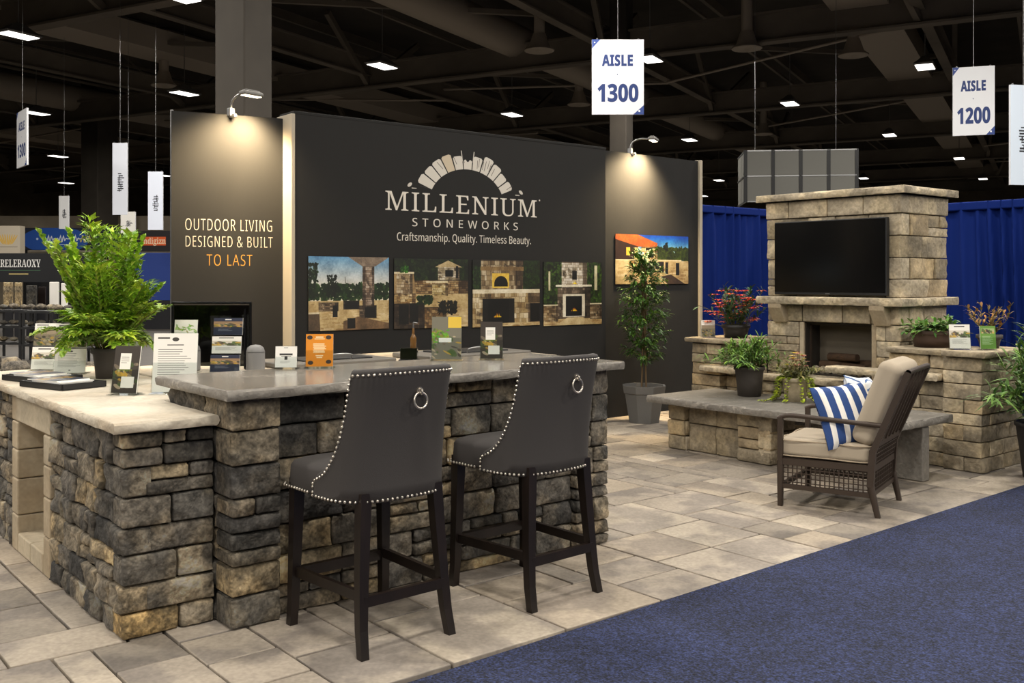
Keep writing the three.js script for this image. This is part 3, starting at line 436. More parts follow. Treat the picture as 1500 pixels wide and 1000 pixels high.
{
  // left wing of the kitchen island
  const isl = thing('stone_island', 'grey and tan stone island base with a framed recess, under the pale stone worktop', 'counter', [1.68, 0, -5.55]);
  const O = V(-1.68, 0, 5.55), P = (x, y, z) => V(x, y, z).add(O);
  part('mortar_core', [bx(0.33, 0.86, 1.0, -0.135, 0.43, 0.81), bx(0.4, 0.86, 1.95, 0.16, 0.43, -0.6)], M.mortar, isl);
  const fr = courses(0.4, ROWS_ISLAND, SR, { left: 0.1, min: 0.16, max: 0.27, split: 0.3 }); fr[0] = [0, 0, 0.25, 0.105, M.gold];
  const fixed = fr.filter(([x, y]) => y > 0.02); layFace(isl, P(1.32, 0, -4.17), 0, [[0, 0, 0.245, 0.105, M.gold], [0.245, 0, 0.155, 0.105], ...fixed], M.kitchen, SR);
  const W = 2.75, hx = [W - 1.86, W - 1.07];                                // face runs from z = -6.92 to -4.17; framed recess
  const side = courses(W, ROWS_ISLAND, SR, { right: 0.12, flip: 1, min: 0.12, max: 0.26, split: 0.35, holes: [[hx[0], hx[1], 0, 0.86]] });
  layFace(isl, P(1.32, 0, -6.92), -Math.PI / 2, side, M.kitchen, SR);
  // the recess: smooth limestone blocks round an opening
  const fx = 1.31, z0 = -6.92 + hx[0], z1 = -6.92 + hx[1];
  const blk = (name, a, b, c, d, e, f) => part(name, rb(b - a - 0.005, d - c - 0.005, f - e - 0.005, (a + b) / 2 - 1.68, (c + d) / 2, (e + f) / 2 + 5.55, 0.01), M.frame, isl);
  blk('frame_lintel', fx, fx + 0.3, 0.715, 0.86, z0, z1); for (const [a, b] of [[0, 0.2], [0.2, 0.4], [0.4, 0.56], [0.56, 0.715]]) { blk('frame_block', fx, fx + 0.3, a, b, z0, z0 + 0.13); blk('frame_block', fx, fx + 0.3, a, b, z1 - 0.13, z1); }
  blk('frame_sill', fx, fx + 0.3, 0, 0.11, z0 + 0.13, z0 + 0.4); blk('frame_sill', fx, fx + 0.3, 0, 0.11, z0 + 0.4, z1 - 0.13); blk('recess_back', fx + 0.3, fx + 0.36, 0, 0.86, z0, z1);
  slab('island_worktop', 'pale cream stone worktop with chipped edge on the left island wing', 'worktop', [1.275, 2.06, 0.865, 0.91, -6.95, -4.12], M.limestone, M.limeEdge, SR, 0.008, [[1.275, -4.12], [1.715, -4.12], [1.715, -4.78], [2.06, -4.78], [2.06, -6.95], [1.275, -6.95]]);
  // back wing along the booth wall
  const bk = thing('back_counter', 'low stone counter between the bar and the black booth wall', 'counter', [3.55, 0, -6.25]);
  part('mortar_core', bx(2.8, 0.86, 0.85, 0, 0.43, 0), M.mortar, bk);
  layFace(bk, V(-1.45, 0, 0.5), 0, courses(2.95, ROWS_ISLAND, SR, { min: 0.18, max: 0.36 }), M.kitchen, SR, { depth: 0.1 });
  layFace(bk, V(1.5, 0, 0.45), Math.PI / 2, courses(0.9, ROWS_ISLAND, SR, { min: 0.16, max: 0.3 }), M.kitchen, SR, { depth: 0.1 });
  slab('back_worktop', 'pale stone worktop of the counter along the black wall', 'worktop', [2.085, 5.1, 0.865, 0.91, -6.75, -5.7], M.limestone, M.limeEdge, SR);
  // raised bar
  const barB = thing('stone_bar', 'grey and tan stone bar front with end piers behind the two stools', 'bar', [2.85, 0, -4.4]);
  const ROWS_BAR = [0.135, 0.13, 0.14, 0.15, 0.14, 0.15, 0.143];            // 0.988
  part('mortar_core', bx(2.1, 0.985, 0.55, 0, 0.4925, -0.01), M.mortar, barB);
  const pier = courses(0.235, ROWS_BAR, SR, { left: 0.0, min: 0.2, max: 0.24, split: 0.35 });
  layFace(barB, V(-1.13, 0, 0.4), 0, pier, [M.kitchen[3], M.kitchen[4], M.kitchen[5], M.kitchen[0], M.kitchen[7], M.kitchen[2]], SR, { depth: 0.16 });
  layFace(barB, V(-1.125, 0, 0.1), -Math.PI / 2, courses(0.14, ROWS_BAR, SR, { min: 0.14, max: 0.15, split: 0.2 }), M.kitchen, SR);
  layFace(barB, V(-1.125, 0, -0.32), -Math.PI / 2, courses(0.42, ROWS_BAR, SR, { min: 0.14, max: 0.25, split: 0.2 }), M.kitchen, SR);
  layFace(barB, V(-0.895, 0, 0.35), 0, courses(1.775, ROWS_BAR, SR, { min: 0.17, max: 0.36, split: 0.25 }), M.kitchen, SR);
  layFace(barB, V(0.88, 0, 0.4), 0, courses(0.245, ROWS_BAR, SR, { min: 0.1, max: 0.2, split: 0.3 }), [M.kitchen[3], M.kitchen[4], M.kitchen[0], M.kitchen[7], M.kitchen[1]], SR, { depth: 0.14 });
  layFace(barB, V(1.125, 0, 0.27), Math.PI / 2, courses(0.58, ROWS_BAR, SR, { min: 0.16, max: 0.3 }), M.kitchen, SR);
  slab('bar_worktop', 'polished grey stone bar top with rough edge above the stools', 'worktop', [1.67, 4.02, 0.988, 1.033, -4.76, -3.92], M.bluestone, M.blueEdge, SR, 0.007);
}

// ---------------------------------------------------------------- fireplace with its wing walls
const FR = rng(404);
{
  const cz = -5.08, fx = 7.85, D = 0.8, f = thing('stone_fireplace', 'tall beige stone fireplace with mantel and broad cap slab', 'fireplace', [fx + D / 2, 0, cz]);
  const P = (x, y, z) => V(x - fx - D / 2, y, z - cz), zl = -5.76, zr = -4.40, Wd = zr - zl, fb = [-5.36, -4.68, 0.62, 1.1];
  const low = [0.13, 0.16, 0.16, 0.17, 0.2, 0.14, 0.14], up = [0.16, 0.185, 0.19, 0.19]; // 1.1 below the lintel; above the mantel 1.335 to 2.19
  part('mortar_core', [bx(D - 0.3, 2.18, Wd - 0.08, 0.1, 1.09, 0), bx(0.3, 0.6, Wd - 0.08, -0.22, 0.3, 0), bx(0.3, 1.06, Wd - 0.08, -0.22, 1.65, 0), bx(0.3, 0.5, fb[0] - zl - 0.05, -0.22, 0.85, zl + (fb[0] - zl) / 2 - cz), bx(0.3, 0.5, zr - fb[1] - 0.05, -0.22, 0.85, zr - (zr - fb[1]) / 2 - cz)], M.mortarPale, f);
  const o = { depth: 0.14, rough: 0.012, uneven: 0.012, gap: 0.004, ch: 0.006 };
  layFace(f, P(fx, 0, zl), -Math.PI / 2, courses(Wd, low, FR, { right: 0.14, flip: 1, min: 0.18, max: 0.34, split: 0.12, holes: [[fb[0] - zl - 0.05, fb[1] - zl + 0.05, fb[2], 1.2]] }), M.hearth, FR, o);
  layFace(f, P(fx, 0, zl), -Math.PI / 2, courses(Wd, [0.165], FR, { y0: 1.1, min: 0.3, max: 0.46, split: 0 }), [M.hearth[0], M.hearth[1]], FR, { depth: 0.14, rough: 0.004, uneven: 0.004 });
  layFace(f, P(fx, 0, zl), -Math.PI / 2, courses(Wd, up, FR, { y0: 1.335, right: 0.16, flip: 1, min: 0.26, max: 0.5, split: 0.06 }), M.hearth, FR, o);
  layFace(f, P(fx, 0, zr), 0, courses(D, [...low, 0.165, 0.07], FR, { left: 0.14, min: 0.22, max: 0.42, split: 0.1 }), M.hearth, FR, o);
  layFace(f, P(fx, 0, zr), 0, courses(D, up, FR, { y0: 1.335, left: 0.16, min: 0.28, max: 0.5, split: 0.06 }), M.hearth, FR, o);
  layFace(f, P(fx - 0.015, 0, zl - 0.01), -Math.PI / 2, courses(Wd + 0.02, [0.165], FR, { y0: 2.06, min: 0.4, max: 0.62, split: 0 }), [M.hearth[2], M.hearth[0]], FR, { depth: 0.14, rough: 0.003, uneven: 0.002, gap: 0.003 });
  layFace(f, P(fx - 0.01, 0, zr + 0.01), 0, courses(D, [0.165], FR, { y0: 2.06, min: 0.3, max: 0.5, split: 0 }), [M.hearth[2], M.hearth[0]], FR, { depth: 0.14, rough: 0.003, uneven: 0.002, gap: 0.003 });
  // jambs, mantel on two corbels, cap slab
  for (const [a, b] of [[fb[0] - 0.05, fb[0]], [fb[1], fb[1] + 0.05]]) part('jamb', rb(0.1, fb[3] - fb[2], b - a - 0.004, fx + 0.06 - fx - D / 2, (fb[2] + fb[3]) / 2, (a + b) / 2 - cz, 0.006), M.frame, f);
  const addSlab = (name, x0, x1, y0, y1, z0, z1) => { const s = slabGeo(x0 - fx - D / 2, x1 - fx - D / 2, y0, y1, z0 - cz, z1 - cz, FR, 0.009); const t = part(name, s.top, M.hearth[2], f); part('rough_edge', s.edge, M.hearth[2], t); part('underside', s.bottom, M.hearth[2], t); };
  addSlab('mantel', 7.73, 8.7, 1.265, 1.335, -5.8, -4.32); addSlab('cap_slab', 7.78, 8.72, 2.225, 2.29, -5.84, -4.33);
  for (const z of [-5.6, -4.56]) { const s = new THREE.Shape(); [[0, 0], [-0.05, 0], [-0.13, 0.13], [-0.13, 0.16], [0, 0.16]].forEach(([x, y], i) => (i ? s.lineTo(x, y) : s.moveTo(x, y))); part('corbel', metreUV(new THREE.ExtrudeGeometry(s, { depth: 0.13, bevelEnabled: true, bevelSize: 0.006, bevelThickness: 0.006, bevelSegments: 1 }).translate(0.0 - D / 2 + 0.02, 1.1, z - 0.065 - cz)), M.frame, f); }
  // firebox with logs
  const box = part('firebox', [bx(0.02, 0.5, 0.7, 0.02, 0.86, -0.02 + 0.08), bx(0.4, 0.02, 0.7, -0.17, 0.622, 0.06), bx(0.4, 0.02, 0.7, -0.17, 1.1, 0.06), bx(0.4, 0.5, 0.02, -0.17, 0.86, -0.28), bx(0.4, 0.5, 0.02, -0.17, 0.86, 0.4)], mat({ color: rgb(58, 50, 41), roughness: 0.95, map: T.concrete }), f);
  part('metal_surround', [bx(0.02, 0.03, 0.68, -0.3, 1.085, 0.06), bx(0.02, 0.48, 0.025, -0.3, 0.86, -0.27), bx(0.02, 0.48, 0.025, -0.3, 0.86, 0.39)], M.bronze, f);
  const logM = mat({ color: rgb(92, 70, 50), map: T.grain, bumpMap: T.stoneB, bumpScale: 0.01 });
  for (const [a, b, r] of [[V(-0.24, 0.7, -0.2), V(-0.16, 0.73, 0.28), 0.045], [V(-0.3, 0.69, 0.3), V(-0.18, 0.71, -0.1), 0.04], [V(-0.22, 0.78, -0.12), V(-0.28, 0.79, 0.2), 0.038], [V(-0.1, 0.67, -0.25), V(-0.22, 0.68, 0.1), 0.035]]) part('log', rod(a, b, r, r * 0.9, 9), logM, f);
  for (let i = 0; i < 9; i++) part('ember_stone', new THREE.DodecahedronGeometry(0.03 + FR() * 0.015).translate(-0.33 + FR() * 0.05, 0.66, -0.2 + i * 0.065), pick(M.hearth, FR), f);

  // right wing wall with its end pillar
  const cap = (label, box) => slab('cap_stone', label, 'cap stone', box, M.hearth[0], M.hearth[3], FR, 0.007);
  const rw = thing('wing_wall', 'stacked beige stone wing wall with end pillar and ledge, beside the black potted shrub', 'wall', [7.95, 0, -3.98]);
  const Q = (x, y, z) => V(x - 7.95, y, z + 3.98), rows = [0.115, 0.12, 0.125, 0.09, 0.11, 0.12, 0.1, 0.11]; // 0.89
  part('mortar_core', bx(0.56, 0.885, 0.74, 0.03, 0.4425, 0.0), M.mortarPale, rw);
  layFace(rw, Q(7.62, 0, -4.38), -Math.PI / 2, courses(0.5, rows, FR, { min: 0.16, max: 0.36, split: 0.1 }), M.hearth, FR, o);
  layFace(rw, Q(7.57, 0, -3.89), -Math.PI / 2, courses(0.31, rows, FR, { right: 0.14, flip: 1, min: 0.14, max: 0.32, split: 0.1 }), M.hearth, FR, o);
  layFace(rw, Q(7.57, 0, -3.58), 0, courses(0.7, rows, FR, { left: 0.14, min: 0.2, max: 0.4, split: 0.1 }), M.hearth, FR, o);
  { const s = slabGeo(7.5 - 7.95, 7.66 - 7.95, 0.69, 0.745, -4.9 + 3.98, -3.9 + 3.98, FR, 0.008); const t = part('ledge', s.top, M.hearth[2], rw); part('rough_edge', s.edge, M.hearth[2], t); part('underside', s.bottom, M.hearth[3], t); }
  cap('long cap stone of the right wing wall, beneath the low leafy planter', [7.58, 8.2, 0.89, 0.935, -4.375, -3.9]);
  cap('cap stone on the end pillar, beneath the white and green leaflets', [7.52, 8.32, 0.892, 0.938, -3.875, -3.53]);
  // left wing wall
  const lw = thing('wing_wall', 'stacked beige stone wing wall with low ledge, beside the black panel', 'wall', [7.95, 0, -6.12]);
  const L = (x, y, z) => V(x - 7.95, y, z + 6.12);
  part('mortar_core', bx(0.56, 0.865, 0.66, 0.03, 0.4325, 0.0), M.mortarPale, lw);
  const rowsL = [0.115, 0.12, 0.125, 0.09, 0.11, 0.11, 0.09, 0.105];
  layFace(lw, L(7.6, 0, -6.48), -Math.PI / 2, courses(0.36, rowsL, FR, { min: 0.16, max: 0.3, split: 0.1 }), M.hearth, FR, o);
  layFace(lw, L(7.68, 0, -6.12), -Math.PI / 2, courses(0.37, rowsL, FR, { min: 0.16, max: 0.3, split: 0.1 }), M.hearth, FR, o);
  layFace(lw, L(7.6, 0, -5.75), 0, courses(0.24, rowsL, FR, { min: 0.2, max: 0.3, split: 0 }), M.hearth, FR, { depth: 0.1 });
  { const s = slabGeo(7.5 - 7.95, 7.66 - 7.95, 0.6, 0.655, -6.3 + 6.12, -5.7 + 6.12, FR, 0.008); const t = part('ledge', s.top, M.hearth[2], lw); part('rough_edge', s.edge, M.hearth[2], t); part('underside', s.bottom, M.hearth[3], t); }
  cap('cap stone of the left wing wall, beneath the red flowering plant', [7.55, 8.3, 0.872, 0.917, -6.53, -5.8]);
  const hearth = slab('hearth_ledge', 'long beige stone hearth ledge in front of the firebox', 'ledge', [7.62, 7.84, 0.555, 0.61, -5.69, -4.45], M.hearth[2], M.hearth[0], FR, 0.008);
  const hb = thing('low_stone_wall', 'stacked stone base under the hearth ledge', 'wall', [7.76, 0, -5.07]);
  part('mortar_core', bx(0.06, 0.55, 1.2, 0.02, 0.275, 0), M.mortarPale, hb); layFace(hb, V(-0.1, 0, -0.62), -Math.PI / 2, courses(1.24, [0.11, 0.12, 0.11, 0.105, 0.105], FR, { min: 0.18, max: 0.36 }), M.hearth, FR, { depth: 0.09 });

  // television
  const tv = thing('television', 'large black flat screen television mounted above the stone mantel', 'television', [7.79, 1.69, -5.06]);
  part('casing', rb(0.05, 0.675, 1.14, 0.015, 0, 0, 0.008), M.black, tv); part('screen', bx(0.004, 0.64, 1.12, -0.012, 0.008, 0), mat({ color: rgb(10, 10, 11), roughness: 0.16 }), tv);
  part('maker_mark', bx(0.002, 0.008, 0.045, -0.012, -0.325, 0), M.steel, tv); part('wall_bracket', bx(0.02, 0.3, 0.4, 0.045, 0, 0), M.black, tv);
}

// ---------------------------------------------------------------- low stone bench table
{
  const r = rng(61), b = thing('stone_bench', 'low stone bench base of rough piers under a grey slab', 'bench', [6.9, 0, -4.85]), P = (x, y, z) => V(x - 6.9, y, z + 4.85), rows = [0.125, 0.135, 0.15], o = { depth: 0.12, rough: 0.014 };
  const cols = [M.hearth[0], M.hearth[1], M.hearth[3], M.hearth[4]];
  part('mortar_core', [bx(0.5, 0.405, 0.3, 0.05, 0.2025, -0.88), bx(0.4, 0.405, 0.8, 0.1, 0.2025, -0.45), bx(0.5, 0.405, 0.2, 0.05, 0.2025, -0.11)], M.mortar, b);
  layFace(b, P(6.59, 0, -5.9), -Math.PI / 2, courses(0.2, rows, r, { min: 0.19, max: 0.2, split: 0 }), cols, r, o);
  layFace(b, P(6.64, 0, -5.7), -Math.PI / 2, courses(0.57, [0.24, 0.17], r, { min: 0.26, max: 0.32, split: 0 }), [M.kitchen[7], M.kitchen[1], M.hearth[3]], r, { depth: 0.08, rough: 0.005, uneven: 0.004 });
  layFace(b, P(6.58, 0, -5.13), -Math.PI / 2, courses(0.33, [0.11, 0.08, 0.1, 0.12], r, { min: 0.3, max: 0.34, split: 0.2 }), cols, r, o);
  layFace(b, P(6.58, 0, -4.8), 0, courses(0.55, rows, r, { min: 0.2, max: 0.35 }), cols, r, o); layFace(b, P(6.6, 0, -5.7), 0, courses(0.12, rows, r, { min: 0.11, max: 0.12, split: 0 }), cols, r, { depth: 0.06 });
  part('plank_leg', rb(0.1, 0.405, 0.42, 0.08, 0.2025, 0.93, 0.012), M.blueEdge, b); part('rail', rb(0.3, 0.1, 1.0, 0.15, 0.35, 0.3, 0.01), M.blueEdge, b);
  slab('bench_slab', 'long grey stone slab on the low bench, carrying two potted plants', 'slab', [6.43, 7.34, 0.41, 0.47, -6.0, -3.69], M.benchTop, M.blueEdge, r, 0.01);
}

// ---------------------------------------------------------------- bar stools
function barStool(x, z, turn, label) {
  const o = thing('bar_stool', label, 'bar stool', [x, 0, z], turn, 'nailhead bar stools at the stone bar');
  // legs: front ones straight, rear ones splayed
  const sabre = (x0, z0, x1, z1, bend) => { const rings = []; for (let i = 0; i <= 6; i++) { const t = i / 6, w = lerp(0.036, 0.05, t), k = bend * (1 - t) * (1 - t), px = lerp(x0, x1, t), pz = lerp(z0, z1, Math.sqrt(t)) + k; rings.push([V(px - w / 2, 0.64 * t, pz - w / 2), V(px - w / 2, 0.64 * t, pz + w / 2), V(px + w / 2, 0.64 * t, pz + w / 2), V(px + w / 2, 0.64 * t, pz - w / 2)]); } return flat(loft(rings)); };
  const F = [[-0.235, -0.265, -0.22, -0.245], [0.235, -0.265, 0.22, -0.245]], B = [[-0.215, 0.265, -0.175, 0.215], [0.215, 0.265, 0.175, 0.215]];
  for (const l of F) part('leg', sabre(...l, 0), M.darkWood, o); for (const l of B) part('leg', sabre(...l, 0.01), M.darkWood, o);
  const sh = 0.235; part('stretcher', bar(V(-0.225, sh, -0.255), V(-0.2, sh, 0.25), 0.022, 0.042), M.darkWood, o); part('stretcher', bar(V(0.225, sh, -0.255), V(0.2, sh, 0.25), 0.022, 0.042), M.darkWood, o);
  part('footrest', bar(V(-0.225, sh - 0.01, -0.258), V(0.225, sh - 0.01, -0.258), 0.03, 0.045), M.darkWood, o); part('stretcher', bar(V(-0.2, sh - 0.02, 0.25), V(0.2, sh - 0.02, 0.25), 0.022, 0.042), M.darkWood, o);
  // seat cushion
  const ring = (y, k) => { const a = []; for (let i = 0; i < 40; i++) { const t = i / 40 * Math.PI * 2, c = Math.cos(t), s = Math.sin(t), e = 0.32; { const q = Math.sign(s) * Math.abs(s) ** e; a.push(V(Math.sign(c) * Math.abs(c) ** e * (0.272 - k) * (q > -0.2 ? 1 - 0.2 * (q + 0.2) : 1), y, -0.035 + q * ((q > 0 ? 0.22 : 0.25) - k))); }; } return a.reverse(); };
  part('seat', loft([ring(0.6, 0.012), ring(0.61, 0.002), ring(0.65, 0), ring(0.7, 0.003), ring(0.718, 0.014), ring(0.728, 0.04), ring(0.735, 0.1), ring(0.738, 0.18)]), M.fabric, o);
  // wrap-around back: outer and inner skin joined over a soft rim
  const MA = 1.66, AC = 1.08, n = 72, topY = (a) => { const t = Math.max(0, (Math.abs(a) - AC) / (MA - AC)); return 0.685 + 0.455 * (1 - Math.pow(t, 0.3)) + 0.006 * Math.cos(a * 1.6); };
  const spread = (i) => { const u = i / n * 2 - 1, s = Math.sign(u), q = Math.abs(u); return s * (q < 0.5 ? q / 0.5 * AC : AC + (MA - AC) * ((q - 0.5) / 0.5) ** 3); };
  const plan = (a, y, k) => { const h = (y - 0.6) / 0.54, e = 0.62, sx = Math.sign(Math.sin(a)) * Math.abs(Math.sin(a)) ** e, sz = Math.cos(a) >= 0 ? Math.cos(a) ** e : -(Math.abs(Math.cos(a)) ** 1) * 0.9; return V(sx * (0.272 - k - 0.006 * h), y, 0.0 + sz * (0.255 - k) + 0.075 * h * h * 0.9 + 0.012 * h); };
  const rings = []; for (let i = 0; i <= n; i++) {
    const a = spread(i), ty = topY(a), by = 0.598, ring_ = [], th = 0.05;
    for (let k = 0; k <= 9; k++) ring_.push(plan(a, lerp(by, ty - 0.016, k / 9), 0)); ring_.push(plan(a, ty - 0.004, 0.007), plan(a, ty, 0.02), plan(a, ty - 0.004, 0.038)); for (let k = 9; k >= 0; k--) ring_.push(plan(a, lerp(by + 0.005, ty - 0.02, k / 9), th)); rings.push(ring_);
  }
  part('backrest', loft(rings), M.fabric, o);
  // nailhead trim along every edge
  const nails = [], nail = new THREE.SphereGeometry(0.0064, 8, 5), put = (v) => nails.push(nail.clone().translate(v.x, v.y, v.z)); let last = null;
  const walk = (f, t0, t1, N) => { last = null; for (let i = 0; i <= N; i++) { const v = f(lerp(t0, t1, i / N)); if (!last || last.distanceTo(v) > 0.0215) { put(v); last = v; } } };
  walk((u) => { const a = spread(u); return plan(a, topY(a) - 0.024, -0.001); }, 0, n, 1600); walk((a) => plan(a, 0.607, -0.001), -MA, MA, 600); for (const s of [-1, 1]) { walk((t) => plan(s * MA, lerp(0.62, 0.66, t), -0.001), 0, 1, 20); walk((t) => V(s * 0.273, 0.614, lerp(-0.26, -0.06, t)), 0, 1, 200); } walk((t) => V(lerp(-0.255, 0.255, t), 0.614, -0.286), 0, 1, 300);
  const np = part('nailhead_trim', nails, M.nickel, o); np.userData.kind = 'stuff';
  const ry = 1.035, rz = plan(0, ry, 0).z, ringP = part('ring_pull', new THREE.TorusGeometry(0.032, 0.0052, 8, 24).rotateX(-0.1).translate(0.03, ry - 0.03, rz + 0.013), M.nickel, o);
  part('ring_mount', [new THREE.CylinderGeometry(0.016, 0.018, 0.012, 14).rotateX(Math.PI / 2).translate(0.03, ry + 0.008, rz + 0.004), new THREE.TorusGeometry(0.01, 0.005, 6, 12).rotateY(Math.PI / 2).translate(0.03, ry + 0.005, rz + 0.014)], M.nickel, ringP);
  return o;
}
barStool(2.205, -3.66, 0.03, 'charcoal nailhead bar stool with ring pull, nearer the pale island worktop');
barStool(3.075, -3.665, 0.05, 'charcoal nailhead bar stool with ring pull, nearer the potted tree');

// ---------------------------------------------------------------- armchair with cushions
function pillowGeo(w, h, t) {
  const n = 16, pos = [], uv = [], idx = []; const side = (s) => { const b = pos.length / 3; for (let j = 0; j <= n; j++) for (let i = 0; i <= n; i++) { const u = i / n * 2 - 1, v = j / n * 2 - 1, e = Math.pow(Math.max(0, (1 - u * u) * (1 - v * v)), 0.42), pin = 1 - 0.07 * (1 - Math.abs(u * v)) * (Math.abs(u) > Math.abs(v) ? u * u : v * v); pos.push(u * w / 2 * pin, v * h / 2 * pin, s * (t / 2 * e + 0.002) + 0.006 * N3.noise(u * 2, v * 2, s)); uv.push(i / n, j / n); } for (let j = 0; j < n; j++) for (let i = 0; i < n; i++) { const a = b + j * (n + 1) + i, c = a + n + 1; s > 0 ? idx.push(a, a + 1, c + 1, a, c + 1, c) : idx.push(a, c + 1, a + 1, a, c, c + 1); } };
  side(1); side(-1); const g = new THREE.BufferGeometry(); g.setAttribute('position', new THREE.Float32BufferAttribute(pos, 3)); g.setAttribute('uv', new THREE.Float32BufferAttribute(uv, 2)); g.setIndex(idx); g.computeVertexNormals(); return g;
}
{
  const c = thing('armchair', 'brown metal lattice armchair with beige cushions on the paving', 'armchair', [5.87, 0, -3.73], 0.3027);
  const W = 0.3, B = M.bronze, seatY = 0.3;
  for (const s of [-1, 1]) {
    part('leg', [taper(V(s * W, 0, -0.3), V(s * W, seatY, -0.3), 0.03, 0.03, 0.036, 0.036), bar(V(s * W, seatY, -0.3), V(s * W, 0.585, -0.3), 0.032)], B, c);
    part('leg', [taper(V(s * W, 0, 0.32), V(s * W, 0.2, 0.275), 0.03, 0.03, 0.036, 0.04), bar(V(s * W, 0.19, 0.275), V(s * W, 0.42, 0.29), 0.036, 0.04), bar(V(s * W, 0.4, 0.285), V(s * W * 0.98, 0.92, 0.5), 0.034, 0.038)], B, c);
    part('armrest', tube([V(s * W, 0.575, -0.315), V(s * W, 0.597, -0.27), V(s * W, 0.595, -0.05), V(s * W, 0.585, 0.2), V(s * W, 0.58, 0.36)], 0.016, 8, 24), B, c);
    part('side_rail', [bar(V(s * W, seatY - 0.005, -0.3), V(s * W, seatY + 0.005, 0.29), 0.026, 0.04), bar(V(s * W, 0.135, -0.3), V(s * W, 0.135, 0.28), 0.022, 0.03)], B, c);
    const lat = []; for (let i = 0; i < 19; i++) lat.push(bar(V(s * W, 0.14, -0.28 + i * 0.03), V(s * W, 0.29, -0.28 + i * 0.03), 0.007)); for (let i = 0; i < 4; i++) lat.push(bar(V(s * W, 0.165 + i * 0.03, -0.29), V(s * W, 0.165 + i * 0.03, 0.28), 0.006)); part('lattice_panel', lat, B, c).userData.kind = 'stuff';
  }
  part('front_rail', [bar(V(-W, seatY, -0.3), V(W, seatY, -0.3), 0.026, 0.04), bar(V(-W, 0.135, -0.3), V(W, 0.135, -0.3), 0.022, 0.03)], B, c);
  part('rear_rail', [bar(V(-W, seatY, 0.28), V(W, seatY, 0.28), 0.026, 0.04), bar(V(-W, 0.14, 0.278), V(W, 0.14, 0.278), 0.022, 0.03), bar(V(-W, 0.46, 0.315), V(W, 0.46, 0.315), 0.022, 0.03)], B, c);
  { const lat = []; for (let i = 0; i < 19; i++) lat.push(bar(V(-0.27 + i * 0.03, 0.14, 0.278), V(-0.27 + i * 0.03, 0.29, 0.28), 0.007), bar(V(-0.27 + i * 0.03, 0.31, 0.285), V(-0.27 + i * 0.03, 0.46, 0.315), 0.007)); for (let i = 0; i < 4; i++) lat.push(bar(V(-W, 0.165 + i * 0.03, 0.278), V(W, 0.165 + i * 0.03, 0.278), 0.006), bar(V(-W, 0.335 + i * 0.03, 0.29 + i * 0.006), V(W, 0.335 + i * 0.03, 0.29 + i * 0.006), 0.006)); part('lattice_panel', lat, B, c).userData.kind = 'stuff'; }
  part('top_rail', tube([V(-W, 0.92, 0.5), V(-0.15, 0.925, 0.505), V(0.15, 0.925, 0.505), V(W, 0.92, 0.5)], 0.018, 8, 20), B, c);
  for (let i = 0; i < 5; i++) part('back_slat', bar(V(-0.2 + i * 0.1, 0.45, 0.312), V(-0.2 + i * 0.1, 0.92, 0.5), 0.02, 0.012), B, c); part('seat_frame', bx(0.58, 0.015, 0.56, 0, seatY + 0.012, -0.01), B, c);
  const seat = part('seat_cushion', rb(0.57, 0.125, 0.6, 0, 0.385, -0.03, 0.04, 4), M.linen, c);
  const pipe = (pts, p) => part('piping', tube(pts, 0.005, 6, 80, true), M.piping, p); const rr = (w, d, y) => [V(-w, y, -d), V(0, y, -d - 0.003), V(w, y, -d), V(w + 0.003, y, 0), V(w, y, d), V(0, y, d + 0.003), V(-w, y, d), V(-w - 0.003, y, 0)];
  pipe(rr(0.272, 0.287, 0.435).map((v) => v.add(V(0, 0, -0.03))), seat); pipe(rr(0.272, 0.287, 0.335).map((v) => v.add(V(0, 0, -0.03))), seat);
  const bc = new THREE.Matrix4().makeRotationX(0.36).setPosition(0, 0.71, 0.3); part('back_cushion', rb(0.56, 0.56, 0.15, 0, 0, 0, 0.055, 5).applyMatrix4(bc), M.linen, c);
  // pillows
  const stripes = (list) => canvasTex(512, 512, (g, w, h) => { g.fillStyle = 'rgb(240,236,228)'; g.fillRect(0, 0, w, h); g.fillStyle = 'rgb(44,72,128)'; for (const [a, b] of list) g.fillRect(a * w, 0, (b - a) * w, h); const r = rng(8); for (let i = 0; i < 6000; i++) { g.fillStyle = r() < 0.5 ? 'rgba(255,255,255,.05)' : 'rgba(0,0,0,.05)'; g.fillRect(r() * w, r() * h, 6, 1); } });
  const toW = (x, y, z) => c.localToWorld(V(x, y, z)); c.updateMatrixWorld(true);
  const pil = (name, label, lx, ly, lz, rx, ry, rz, s, tex) => { const m = part(name, pillowGeo(s, s, 0.17), mat({ map: tex, bumpMap: T.weave, bumpScale: 0.001, roughness: 0.95 })); const p = toW(lx, ly, lz); m.position.copy(p); m.rotation.set(rx, c.rotation.y + ry, rz, 'YXZ'); return tag(m, label, 'pillow'); };
  const st = stripes([[0, 0.07], [0.15, 0.27], [0.36, 0.48], [0.57, 0.69], [0.79, 0.9]]);
  pil('striped_pillow', 'plump pillow with broad navy and white stripes leaning on the armchair cushion', -0.13, 0.61, 0.085, -0.4, -0.75, 0.1, 0.42, st);
  const wavy = canvasTex(256, 256, (g, w, h) => { g.fillStyle = 'rgb(226,230,234)'; g.fillRect(0, 0, w, h); g.strokeStyle = 'rgb(84,112,160)'; g.lineWidth = 9; for (let i = -2; i < 9; i++) { g.beginPath(); for (let x = 0; x <= w; x += 8) g.lineTo(x, i * 36 + 24 * Math.sin(x / 34) + x * 0.3); g.stroke(); } });
  pil('patterned_pillow', 'pale pillow with wavy blue lines tucked behind the striped pillow', 0.13, 0.645, 0.15, -0.4, -0.1, -0.12, 0.42, wavy);
}

